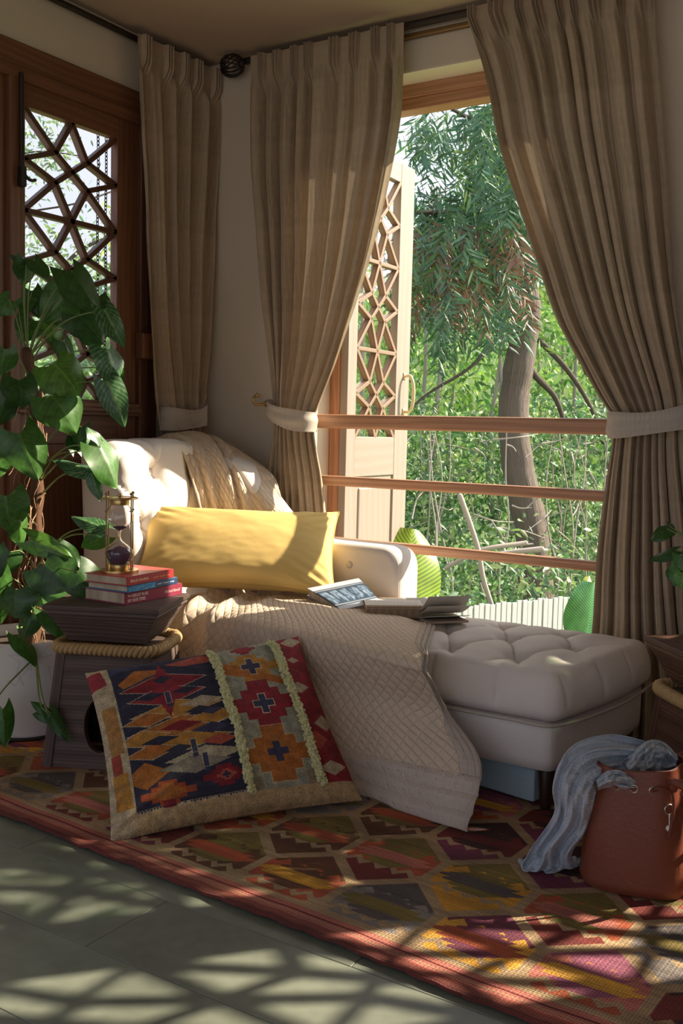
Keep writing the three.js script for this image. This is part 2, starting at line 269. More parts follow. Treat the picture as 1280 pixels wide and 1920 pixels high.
// window_1: the dark wooden leaf in the left wall, seen against the light
{
  const w = struct('window_1'), XF = XL;
  mesh('frame_head', merge([span(XF + 0.012, 2.262, -3.12, XF - 0.12, 2.354, -1.80, 0.004, 'z'), span(XF + 0.024, 2.225, -3.12, XF - 0.1, 2.268, -1.80, 0.006, 'z')]), M.frame, w);
  mesh('jamb', merge([span(XF + 0.012, 0, -3.12, XF - 0.12, 2.354, -3.035, 0.004, 'y'), span(XF + 0.022, 0, -3.06, XF - 0.06, 2.26, -3.012, 0.006, 'y')]), M.frameDark, w);
  mesh('jamb', span(XF + 0.012, 0, -1.86, XF - 0.12, 2.354, -1.80, 0.004, 'y'), M.frameDark, w);
  for (const [z, right] of [[-3.012, 1], [-1.862, 0]]) {   // two leaves that meet at z = -2.40
    const leaf = new THREE.Group(); leaf.name = 'leaf'; leaf.position.set(XF - 0.02, 0, z); leaf.rotation.y = right ? -Math.PI / 2 : Math.PI / 2;
    w.add(leaf);
    const s = leafParts(leaf, { w: right ? 0.612 : 0.53, y0: 0.03, y1: 2.25, u0: 0.108, u1: right ? 0.556 : 0.46, v0: 1.14, v1: 2.150, star: 2.150, P: 0.356, wood: M.frame, barMat: M.frameDark, barW: 0.019 });
    s.removeFromParent(); w.remove(leaf); s.name = 'sash'; s.position.copy(leaf.position); s.rotation.copy(leaf.rotation); w.add(s);
    if (right) s.scale.z = -1;
  }
  mesh('rail_moulding', merge([span(XF + 0.028, 1.078, -3.01, XF - 0.01, 1.132, -2.40, 0.006, 'z'), span(XF + 0.038, 1.092, -3.01, XF, 1.112, -2.40, 0.006, 'z')]), M.frame, w);
  mesh('mullion', span(XF + 0.02, 0.03, -2.42, XF - 0.03, 2.25, -2.372, 0.005, 'y'), M.frame, w);
  mesh('hinge_block', span(XF + 0.05, 1.312, -3.066, XF + 0.008, 1.415, -3.0, 0.006, 'y'), M.frame, w);
  mesh('bolt_rod', tube([[XF + 0.03, 2.24, -2.414], [XF + 0.03, 1.92, -2.414]], 0.008, 6, 8), M.iron, w);
  mesh('bolt_handle', merge([tube([[XF + 0.03, 1.93, -2.414], [XF + 0.045, 1.895, -2.42], [XF + 0.05, 1.885, -2.44], [XF + 0.05, 1.89, -2.455]], 0.006, 10, 6), span(XF + 0.045, 1.86, -2.425, XF + 0.02, 1.93, -2.402, 0.004)]), M.iron, w);
}
// window_2: frame of the open window in the right wall
{
  const w = struct('window_2'), zf = -3.54;
  mesh('frame_head', merge([span(-2.31, 2.345, zf, -1.02, 2.396, -3.62, 0.004, 'x'), span(-2.31, 2.300, zf - 0.012, -1.02, 2.348, -3.63, 0.006, 'x')]), M.teak, w);
  for (const [a, b] of [[-2.31, -2.262], [-1.068, -1.02]]) mesh('jamb', span(a, 0.295, zf, b, 2.35, -3.63, 0.005, 'y'), M.teak, w);
  mesh('sill', span(-2.33, 0.262, ZR + 0.012, -1.0, 0.300, -3.64, 0.008, 'x'), M.teak, w);
}
// window_3: the closed lattice window farther along the right wall, whose bars draw the shadow on the floor
{
  const w = struct('window_3'), w3 = w, zf = -3.5;
  mesh('frame_head', span(-0.48, 2.30, zf + 0.02, 1.08, 2.396, -3.61, 0.004, 'x'), M.teak, w);
  for (const [a, b] of [[-0.48, -0.455], [1.035, 1.08]]) mesh('jamb', span(a, 0.295, zf + 0.02, b, 2.35, -3.61, 0.005, 'y'), M.teak, w);
  mesh('sill', span(-0.50, 0.265, ZR + 0.012, 1.10, 0.368, -3.64, 0.008, 'x'), M.teak, w);
  for (const [x, w, u0, u1, s] of [[-0.454, 0.847, 0.075, 0.719, 0], [1.034, 0.64, 0.064, 0.504, 1]]) {   // two leaves
    const leaf = new THREE.Group(); w3.add(leaf);
    const m = leafParts(leaf, { w, y0: 0.372, y1: 2.296, u0, u1, v0: 1.02, v1: 2.16, star: 2.313, P: 0.40, barW: 0.025, wood: M.teak });
    m.removeFromParent(); w3.remove(leaf); m.position.set(x, 0, zf - 0.03); if (s) m.rotation.y = Math.PI; w3.add(m);
  }
}
// the open leaf seen through window_2
{
  const t = thing('window_leaf', 'pale wooden window leaf with a diamond lattice, swung open outdoors beside the curtain', 'window', [-2.245, 0, -3.545], Math.PI / 2 + R(1.5));
  leafParts(t, { w: 0.555, y0: 0.385, y1: 2.225, u0: 0.075, u1: 0.425, v0: 1.02, v1: 2.14, star: 2.14, P: 0.375, wood: M.pine, barMat: std([0.40, 0.28, 0.20], 0.5, { map: rep(T.wood, 1, 4) }), barW: 0.017, t: 0.036 });
  const h = [[0.505, 1.295, -0.018], [0.506, 1.298, -0.045], [0.508, 1.27, -0.06], [0.51, 1.215, -0.065], [0.508, 1.16, -0.06], [0.506, 1.135, -0.045], [0.505, 1.138, -0.018]].map(([x, y, z]) => V(x, y, -z));
  mesh('handle', merge([tube(h, (k) => 0.0065 + 0.002 * Math.sin(k * Math.PI), 30, 8), cbox(0.024, 0.03, 0.006, 0.002, 0.505, 1.297, 0.02), cbox(0.024, 0.03, 0.006, 0.002, 0.505, 1.136, 0.02)]), std([0.80, 0.66, 0.42], 0.35, { metalness: 0.8 }), t);
}
// guard rails across the opening
for (const [y0, y1, d, label] of [[1.052, 1.108, 0.055, 'thick top wooden guard rail across the open window'], [0.822, 0.862, 0.036, 'slim middle wooden guard rail across the open window'], [0.578, 0.615, 0.036, 'lowest slim wooden guard rail, just above the chaise seat']]) {
  const o = single('guard_rail', span(-2.30, y0, ZR + 0.022, -1.0, y1, ZR + 0.022 - d, 0.011, 'x'), M.teak, label, 'rail', 'guard rails of the open window'); o.userData.label = label;
}

// ---------------------------------------------------------------- curtain rods, hooks
function cageFinial(cx, cy, cz, r) {
  const g = [];
  for (let i = 0; i < 14; i++) { const a = (i / 14) * Math.PI * 2, p = []; for (let k = 0; k <= 10; k++) { const s = k / 10, tw = a + s * 0.9, rad = r * Math.pow(Math.sin(Math.PI * (0.06 + 0.88 * s)), 0.7); p.push([cx - r * 1.05 * Math.cos(Math.PI * s) * -1 - r, cy + Math.sin(tw) * rad, cz + Math.cos(tw) * rad]); } g.push(tube(p, 0.0032, 16, 6)); }
  const ball = new THREE.SphereGeometry(r * 0.3, 12, 8); ball.translate(cx + r * 0.15, cy, cz); g.push(ball);
  const tip = new THREE.SphereGeometry(r * 0.22, 12, 8); tip.translate(cx - r * 2.05, cy, cz); g.push(tip);
  return merge(g);
}
{
  const t = thing('curtain_rod', 'dark bronze curtain rod with an openwork cage finial above the open window', 'curtain rod', [0, 0, 0]);
  mesh('rod', tube([[-2.66, 2.546, -3.378], [-0.1, 2.546, -3.378]], 0.013, 2, 14), M.iron, t);
  mesh('track', span(-2.60, 2.506, -3.414, -0.1, 2.524, -3.392, 0.004, 'x'), M.brassDark, t);
  mesh('finial', cageFinial(-2.655, 2.525, -3.345, 0.043), M.iron, t);
  for (const x of [-2.0, -0.7]) mesh('bracket', merge([tube([[x, 2.546, -3.378], [x, 2.54, -3.4], [x, 2.54, -3.422]], 0.007, 8, 8), cbox(0.03, 0.06, 0.008, 0.002, x, 2.54, -3.416)]), M.iron, t);
  const l = thing('curtain_rod', 'thin dark curtain rod above the left lattice window', 'curtain rod', [0, 0, 0]);
  mesh('rod', merge([tube([[-2.866, 2.535, -3.38], [-2.866, 2.535, -1.6]], 0.010, 2, 12), span(-2.896, 2.54, -3.38, -2.884, 2.56, -1.6, 0.003, 'z')]), M.iron, l);
  for (const z of [-3.3, -1.9]) mesh('bracket', tube([[-2.866, 2.535, z], [-2.88, 2.525, z], [-2.902, 2.525, z]], 0.006, 8, 8), M.iron, l);
}
function hook(label, x, y, z, turn) {
  const t = thing('tieback_hook', label, 'hook', [x, y, z], turn, undefined);
  const plate = new THREE.CylinderGeometry(0.014, 0.016, 0.006, 20); plate.rotateX(Math.PI / 2); plate.translate(0, 0, 0.003);
  mesh('plate', plate, M.brass, t);
  const ball = new THREE.SphereGeometry(0.008, 12, 8); ball.translate(0.0, 0.033, 0.045);
  mesh('arm', merge([tube([[0, 0, 0.004], [0, -0.006, 0.03], [0.0, -0.004, 0.055], [0.0, 0.018, 0.062], [0, 0.033, 0.045]], 0.0052, 24, 8), ball]), M.brass, t);
}
hook('curled brass tieback hook left of the middle curtain', -2.545, 1.15, ZR, R(-30));
hook('small brass tieback hook in the corner beside the left curtain', XL, 1.17, -3.375, R(90));

// ---------------------------------------------------------------- curtains
function edgeFn(pts) { const s = [...pts].sort((a, b) => b[1] - a[1]); return (y) => { if (y >= s[0][1]) return s[0][0]; for (let i = 0; i < s.length - 1; i++) if (y >= s[i + 1][1]) { const t = (s[i][1] - y) / (s[i][1] - s[i + 1][1]); const a = s[Math.max(i - 1, 0)], d = s[Math.min(i + 2, s.length - 1)], m1 = i ? (s[i + 1][0] - a[0]) / (a[1] - s[i + 1][1]) : (s[i + 1][0] - s[i][0]) / (s[i][1] - s[i + 1][1]), m2 = i + 2 < s.length ? (d[0] - s[i][0]) / (s[i][1] - d[1]) : (s[i + 1][0] - s[i][0]) / (s[i][1] - s[i + 1][1]), H = s[i][1] - s[i + 1][1], t2 = t * t, t3 = t2 * t; return (2 * t3 - 3 * t2 + 1) * s[i][0] + (t3 - 2 * t2 + t) * H * m1 + (-2 * t3 + 3 * t2) * s[i + 1][0] + (t3 - t2) * H * m2; } return s[s.length - 1][0]; }; }
function curtain(o) {
  const { label, axis, plane, left, right, top, bottom = 0.015, folds, amp, tie, sd, mat = M.linen } = o;
  const co = (p) => { const q = on(p[0], p[1], axis, plane); return [axis === 2 ? q.x : q.z, q.y]; };
  const L = edgeFn([...left.map(co), ...(o.leftLow ?? [])]), Rt = edgeFn([...right.map(co), ...(o.rightLow ?? [])]);
  const ph = rnd() * 9;
  const fn = (u, v) => {
    const y = lerp(top, bottom, v), w0 = u + 0.022 * Math.sin(u * 9.1 + sd) + 0.012 * Math.sin(u * 23 + sd * 2.1 + y * 0.7);
    const head = smooth(top - 0.16, top - 0.085, y), nt = tie ? Math.exp(-(((y - tie.y) / 0.28) ** 2)) : 0;
    const a = folds * Math.PI * 2 * w0 + 0.35 * Math.sin(y * 2.1 + sd + u * 5);
    const bigA = amp * (1 - 0.42 * nt) * (0.78 + 0.3 * noise(u * 6 + sd, y * 0.6, 3));
    const c = Math.cos(a), big = Math.sign(c) * Math.pow(Math.abs(c), 0.8), fine = 0.28 * Math.cos(a * 2.17 + 1.3 + y * 0.9) * (0.5 + nt) + 0.10 * Math.cos(a * 4.3 + y);
    const k = folds * w0, r = Math.abs(k - Math.floor(k) - 0.5), pleat = r < 0.2 ? 0.013 * Math.cos((r / 0.2) * Math.PI * 2.5) + 0.016 : 0.002;
    let d = lerp(bigA * (big + fine), pleat, head);
    d += 0.010 * fbm(u * 9 + sd, y * 3.2, 1, 3) + 0.02 * noise(u * 2.5 + sd, y * 1.1, 5);
    if (tie) d += 0.03 * nt * Math.sin(u * Math.PI);
    const side = Math.sin(a + 0.7) * bigA * 0.33 * (1 - head);
    const e = smooth(0, 0.04, u) * smooth(0, 0.04, 1 - u);
    const s = lerp(L(y), Rt(y), u) + side * e;
    return axis === 2 ? V(s, y, plane + d) : V(plane + d, y, s);
  };
  const t = thing('curtain', label, 'curtain');
  const flip = axis === 0;
  mesh('cloth', sheet(o.nu ?? 300, 130, flip ? (u, v) => fn(1 - u, v) : fn, 0, [1.6, 2.5]), mat, t);
  if (tie) {
    const yL = tie.yl, yR = tie.yr, h = tie.h, band = (u, v) => {
      const ang = u * Math.PI * 2, l = L(tie.y) - 0.012, r = Rt(tie.y) + 0.012, cx = (l + r) / 2, hw = (r - l) / 2, c = Math.cos(ang), s = Math.sin(ang), q = tie.depth * (s > 0 ? 1 : 0.55);
      const x = cx + hw * Math.sign(c) * Math.pow(Math.abs(c), 0.75), z = plane + 0.012 + q * Math.sign(s) * Math.pow(Math.abs(s), 0.75), f = (x - l) / (r - l);
      const bulge = 0.004 * Math.sin(v * Math.PI) + 0.0035 * Math.sin(v * 11 + f * 3) * (0.5 + 0.5 * noise(f * 5, v * 2, sd)), y = lerp(yL, yR, f) + (0.5 - v) * h * (1 + 0.12 * Math.sin(f * 5 + sd)) - 0.012 * Math.sin(f * Math.PI) * (s > 0 ? 1 : -1);
      return axis === 2 ? V(x + c * bulge, y, z + s * bulge) : V(plane + 0.012 + (z - plane - 0.012) + s * bulge, y, x + c * bulge);
    };
    mesh('tieback', sheet(96, 14, axis === 2 ? (u, v) => band(1 - u, v) : band, 0.003, [1, 0.08]), M.linenBand, t);
  }
  return t;
}
curtain({ label: 'beige linen curtain on the left, hanging in the corner beside the lattice window', axis: 0, plane: -2.825, top: 2.54, folds: 5, amp: 0.028, sd: 1.7, nu: 240,
  left: [[258, 72], [261, 200], [269, 350], [275, 480], [282, 600], [290, 740], [297, 800], [300, 830]], right: [[414, 140], [411, 250], [404, 350], [395, 500], [389, 620], [384, 700], [380, 770], [384, 830]],
  leftLow: [[-3.06, 0.7], [-3.05, 0.0]], rightLow: [[-3.36, 0.7], [-3.37, 0.0]], tie: { y: 1.08, yl: 1.075, yr: 1.10, h: 0.085, depth: 0.05 } });
curtain({ label: 'middle beige linen curtain, swept left and tied back at the open window', axis: 2, plane: -3.335, top: 2.54, folds: 8, amp: 0.03, sd: 4.2,
  left: [[471, 112], [471, 300], [482, 440], [493, 560], [505, 660], [514, 752], [516, 800], [507, 880], [502, 960]], right: [[757, 68], [751, 190], [742, 260], [727, 340], [706, 440], [690, 500], [661, 595], [627, 690], [597, 762], [588, 800], [603, 890], [614, 990]],
  leftLow: [[-2.49, 0.5], [-2.50, 0.0]], rightLow: [[-2.15, 0.5], [-2.14, 0.0]], tie: { y: 1.085, yl: 1.13, yr: 1.075, h: 0.075, depth: 0.075 } });
curtain({ label: 'right beige linen curtain, swept right and tied back at the open window', axis: 2, plane: -3.335, top: 2.54, folds: 9, amp: 0.033, sd: 7.9, nu: 340,
  left: [[876, 36], [905, 110], [921, 175], [936, 260], [957, 335], [986, 420], [1012, 500], [1047, 600], [1086, 675], [1122, 740], [1151, 788], [1149, 825], [1139, 890], [1129, 960], [1119, 1050], [1111, 1175]],
  right: [[1226, 18], [1236, 150], [1248, 300], [1264, 500], [1284, 640], [1300, 740], [1298, 780], [1300, 850], [1320, 1000], [1340, 1170]],
  leftLow: [[-1.10, 0.2], [-1.10, 0.0]], rightLow: [[-0.62, 0.2], [-0.62, 0.0]], tie: { y: 1.10, yl: 1.085, yr: 1.12, h: 0.08, depth: 0.085 } });
// ---------------------------------------------------------------- chaise longue
Object.assign(M, {
  cream: std([0.74, 0.68, 0.63], 0.78, { bumpMap: rep(T.weave, 14, 14), bumpScale: 0.0003, sheen: 0.25, sheenRoughness: 0.5 }),
  button: std([0.62, 0.57, 0.51], 0.8),
  welt: std([0.48, 0.42, 0.36], 0.85),
  walnut: std([0.055, 0.026, 0.016], 0.4, { map: rep(T.wood, 1, 4) }),
});
// deep buttoning on a staggered grid: buttons at (ox + i sx (+ sx / 2 on odd rows), oy + j sy)
function tufting(x, y, ox, oy, sx, sy, rows) {
  const Y = (y - oy) / sy, X = (x - ox) / sx, a = X + Y / 2, b = X - Y / 2, fa = Math.abs(a - Math.round(a)), fb = Math.abs(b - Math.round(b));
  const fade = smooth(-0.75, -0.1, Y) * smooth(rows - 0.25, rows - 0.9, Y);
  const crease = Math.max(Math.exp(-fa / 0.035), Math.exp(-fb / 0.035)), puff = Math.pow(Math.abs(Math.sin(Math.PI * a) * Math.sin(Math.PI * b)), 0.5);
  let btn = 0, near = 0;
  for (let j = 0; j < rows; j++) { const q = (x - ox) / sx - (j % 2) / 2, i = Math.round(q); const dx = (q - i) * sx, dy = y - (oy + j * sy); btn += Math.exp(-(dx * dx + dy * dy) / 0.0010); near += Math.exp(-(dx * dx + dy * dy) / 0.003); }
  return { crease: crease * fade, puff: puff * fade, btn, near, fade };
}
const CH = { zf: -2.575, zb: -3.215, xr: -2.75 };
// height of a surface along one axis over the other two (nearest outermost vertex)
function topOf(g, axis, a, b) {
  const p = g.attributes.position, o = [0, 1, 2].filter((k) => k !== axis); let best = 1e9, h = -1e9; const get = (i, k) => p.array[i * 3 + k];
  for (let i = 0; i < p.count; i++) { const d = (get(i, o[0]) - a) ** 2 + (get(i, o[1]) - b) ** 2; if (d < 0.00006 ? get(i, axis) > h || best > 0.00006 : d < best) { best = Math.min(best, d); h = get(i, axis); } }
  return h;
}
const chaise = thing('chaise_longue', 'cream button-tufted chaise longue along the open window', 'chaise', [0, 0, 0]);
{
  const footX = (z) => { const k = (CH.zf - z) / 0.64; return -0.925 + 0.075 * k + 0.028 * Math.sin(Math.PI * clamp(k)); };
  const x0 = -2.5, len = -0.9 - x0, TX = -1.31, TZ = -2.705, SX = 0.21, SZ = 0.19;
  const seat = softBox(len, 0.135, 0.64, 0.036, [300, 18, 120], (q, n) => {
    let x = q.x + (x0 - 0.9) / 2, y = q.y + 0.329, z = q.z + (CH.zf + CH.zb) / 2;
    const u = clamp((x - x0) / len); x = lerp(x0, footX(z), Math.pow(u, 1.2) * 0.999 + 0.001 * u);
    const up = clamp(n.y * 1.3), t = tufting(x, -z, TX, -TZ, SX, SZ, 3), endFade = smooth(-0.93, -1.02, x) * 0.9 + 0.1;
    const crown = 0.018 * Math.sin(Math.PI * clamp((CH.zf - z) / 0.64)) * smooth(0.55, 1, n.y);
    y += crown + up * (0.014 * t.puff * endFade - (0.007 + 0.020 * Math.min(1, t.near)) * t.crease * endFade - 0.036 * t.btn * smooth(-0.93, -1.0, x) + 0.008 * (1 - t.fade));
    // pleats run from the outer buttons down the front and the end
    const k = (x - TX) / SX, f = Math.abs(k - Math.round(k)) * SX, side = clamp(n.z) * smooth(-0.94, -1.0, x);
    const pleat = Math.exp(-f / 0.009) * smooth(0.268, 0.33, y);
    z -= side * 0.013 * pleat; y -= 0.012 * Math.exp(-f / 0.012) * clamp(n.z) * clamp(n.y) * smooth(-0.94, -1.0, x);
    const fz = Math.abs((z - (TZ - SZ * 0.5)) / SZ - Math.round((z - (TZ - SZ * 0.5)) / SZ)) * SZ;
    if (n.x > 0.2) { x -= 0.010 * Math.exp(-fz / 0.01) * clamp(n.x) * smooth(0.268, 0.34, y); }
    if (n.z > 0.25 || n.x > 0.25) { const b = 0.012 * Math.sin(Math.PI * clamp((y - 0.262) / 0.11)); z += b * clamp(n.z); x += b * clamp(n.x); }
    y += 0.0025 * fbm(x * 9, z * 9, 2, 3) * up;
    return V(x, y, z);
  });
  const s = mesh('seat', seat, M.cream, chaise);
  const bg = new THREE.SphereGeometry(0.016, 16, 8); bg.scale(1, 0.5, 1);
  for (let j = 0; j < 3; j++) for (let i = -4; i < 3; i++) { const x = TX + (i + (j % 2) / 2) * SX; if (x > -0.96 || x < -1.46) continue; const b = mesh('button', bg, M.button, s); b.position.set(x, topOf(seat, 1, x, TZ - j * SZ) + 0.003, TZ - j * SZ); }
  mesh('base', softBox(1.79, 0.138, 0.62, 0.012, [60, 4, 24], (q) => { let x = q.x, z = q.z + (CH.zf + CH.zb) / 2; const u = clamp((x + 0.895) / 1.79); x = lerp(-2.735, footX(z) - 0.018, u); return V(x, q.y + 0.193, z); }), M.cream, chaise);
  const wp = []; for (let i = 0; i <= 16; i++) wp.push([lerp(-2.6, -0.945, i / 16), 0.262, CH.zf + 0.008]);
  for (let i = 1; i <= 10; i++) { const z = lerp(CH.zf - 0.01, CH.zb, i / 10); wp.push([footX(z) + 0.006, 0.262, z]); }
  mesh('welt', tube(wp, 0.0055, 160, 8), M.welt, chaise);
  const leg = lathe([[0, 0], [0.013, 0], [0.016, 0.02], [0.024, 0.128], [0, 0.13]], 20);
  for (const [x, z] of [[-0.965, -2.625], [-0.90, -3.15], [-2.68, -2.62], [-2.68, -3.17]]) { const l = mesh('leg', leg, M.walnut, chaise); l.position.set(x, 0.002, z); }
  // back: leaning front face, deep-buttoned
  const back = softBox(0.30, 0.76, 0.645, 0.055, [10, 80, 80], (q, n) => {
    let y = q.y + 0.605, z = q.z + (CH.zf + CH.zb) / 2; const h = clamp((y - 0.225) / 0.76), f = clamp(q.x / 0.30 + 0.5);
    let x = lerp(-2.75 - 0.02 * h, lerp(-2.40, -2.60, Math.pow(h, 1.1)), f);
    const t = tufting(z, y, -2.78, 0.50, 0.205, 0.185, 3), fr = clamp(n.x * 1.3);
    x += fr * (0.008 * t.puff - (0.006 + 0.014 * Math.min(1, t.near)) * t.crease - 0.036 * t.btn + 0.012 * (1 - t.fade));
    y += 0.012 * clamp(n.y) * Math.sin(Math.PI * clamp((CH.zf - z) / 0.645)) - 0.014 * clamp(n.y) * Math.exp(-Math.abs((z + 2.78) / 0.205 - Math.round((z + 2.78) / 0.205)) / 0.06);
    return V(x, y, z);
  });
  const b = mesh('backrest', back, M.cream, chaise), bb = new THREE.SphereGeometry(0.016, 16, 8); bb.scale(0.5, 1, 1);
  for (let j = 0; j < 3; j++) for (let i = -2; i < 2; i++) { const z = -2.78 + (i + (j % 2) / 2) * 0.205, y = 0.5 + j * 0.185; if (z > CH.zf - 0.06 || z < CH.zb + 0.05) continue; const q = mesh('button', bb, M.button, b); q.position.set(topOf(back, 0, y, z) + 0.003, y, z); }
  // wing and arm on the window side
  const sh = new THREE.Shape(); sh.moveTo(-2.70, 0.27); sh.lineTo(-2.70, 0.93); sh.bezierCurveTo(-2.60, 0.96, -2.48, 0.945, -2.42, 0.90); sh.bezierCurveTo(-2.32, 0.80, -2.26, 0.70, -2.14, 0.655); sh.bezierCurveTo(-2.06, 0.632, -1.9, 0.64, -1.775, 0.636); sh.bezierCurveTo(-1.72, 0.632, -1.698, 0.60, -1.698, 0.55); sh.lineTo(-1.698, 0.27); sh.closePath();
  const arm = new THREE.ExtrudeGeometry(sh, { depth: 0.09, bevelEnabled: true, bevelThickness: 0.035, bevelSize: 0.03, bevelOffset: -0.03, bevelSegments: 6, curveSegments: 20 }); arm.translate(0, 0, -3.2);
  const a = mesh('arm', arm, M.cream, chaise);
  const ab = new THREE.SphereGeometry(0.014, 16, 8); ab.scale(1, 1, 0.5);
  const q1 = mesh('button', ab, M.button, a); q1.position.set(-1.905, 0.563, -3.074);
}

// ---------------------------------------------------------------- textiles on the chaise
// diamond quilting as fine relief, one tile = one 2 x 2 block of diamonds
T.quilt = dataTex(256, 256, (u, v) => { const a = u * 2 + v * 2, b = u * 2 - v * 2, fa = Math.abs(a - Math.round(a)), fb = Math.abs(b - Math.round(b)), d = Math.min(fa, fb); return clamp(0.12 + 0.88 * Math.pow(clamp(d / 0.5), 0.42) + 0.16 * (tileQ(u, v, 3) - 0.45)); }, false);
function tileQ(u, v, o) { return (tileQ.f ??= tile(10, 61))(u, v, o); }
{ const a = tile(4, 63), b = tile(14, 64); T.crinkle = dataTex(256, 256, (u, v) => 0.5 + 0.9 * (a(u, v, 4) - 0.45) + 0.5 * (b((u * 3) % 1, v, 3) - 0.42), false); }
Object.assign(M, {
  quilt: std([0.64, 0.51, 0.38], 0.72, { bumpMap: rep(T.quilt, 1 / 0.088, 1 / 0.108), bumpScale: 0.005, sheen: 0.3, sheenRoughness: 0.5, side: THREE.DoubleSide }),
  satin: std([0.80, 0.67, 0.57], 0.24, { bumpMap: rep(T.crinkle, 14, 14), bumpScale: 0.012, sheen: 0.6, sheenRoughness: 0.3, side: THREE.DoubleSide }),
  quiltBack: std([0.64, 0.52, 0.38], 0.8, { bumpMap: rep(T.quilt, 1 / 0.085, 1 / 0.105), bumpScale: 0.005, side: THREE.DoubleSide }),
  mustard: std([0.82, 0.575, 0.19], 0.85, { bumpMap: rep(T.weave, 7, 4), bumpScale: 0.0004, sheen: 0.25 }),
});
{ // quilt over the backrest
  const rows = [
    [V(-2.785, 0.80, -2.93), V(-2.785, 0.82, -3.02), V(-2.785, 0.83, -3.12), V(-2.78, 0.83, -3.22), V(-2.70, 0.80, -3.24)],
    [V(-2.77, 0.985, -2.93), V(-2.77, 1.005, -3.01), V(-2.77, 1.015, -3.11), V(-2.74, 1.00, -3.23), V(-2.55, 0.94, -3.25)],
    [V(-2.68, 1.008, -2.93), V(-2.66, 1.03, -3.0), V(-2.63, 1.035, -3.09), V(-2.55, 1.0, -3.18), V(-2.37, 0.885, -3.22)],
    [V(-2.575, 0.955, -2.935), V(-2.555, 0.965, -3.0), V(-2.50, 0.95, -3.05), V(-2.42, 0.90, -3.10), V(-2.27, 0.775, -3.17)],
    [V(-2.515, 0.82, -2.935), V(-2.475, 0.83, -2.98), V(-2.42, 0.81, -3.01), V(-2.34, 0.79, -3.05), V(-2.21, 0.715, -3.11)],
    [V(-2.435, 0.62, -2.93), V(-2.40, 0.62, -2.96), V(-2.34, 0.61, -2.98), V(-2.26, 0.60, -3.01), V(-2.15, 0.58, -3.05)],
  ];
  const S = evenV(loft(rows)), fn = (u, v) => {
    const p = S(u, v), e = 0.01, du = S(Math.min(1, u + e), v).sub(S(Math.max(0, u - e), v)), dv = S(u, Math.min(1, v + e)).sub(S(u, Math.max(0, v - e))), n = dv.cross(du).normalize().negate();
    const pl = 0.6 * Math.exp(-(((u - 0.07) / 0.06) ** 2)) + 0.9 * Math.exp(-(((u - 0.18) / 0.045) ** 2)) + 0.75 * Math.exp(-(((u - 0.38) / 0.11) ** 2)) + 0.9 * Math.exp(-(((u - 0.62) / 0.035) ** 2)) + 0.5 * Math.exp(-(((u - 0.76) / 0.05) ** 2));
    return p.addScaledVector(n, 0.012 + 0.021 * pl * smooth(0.1, 0.45, v) * smooth(0, 0.04, u) + 0.006 * fbm(u * 4, v * 4, 8, 3));
  };
  const t = thing('quilt', 'beige diamond-quilted throw draped in folds over the tufted backrest', 'quilt');
  mesh('cloth', sheet(160, 120, fn, 0.008, [0.62, 0.75]), M.quilt, t);
}
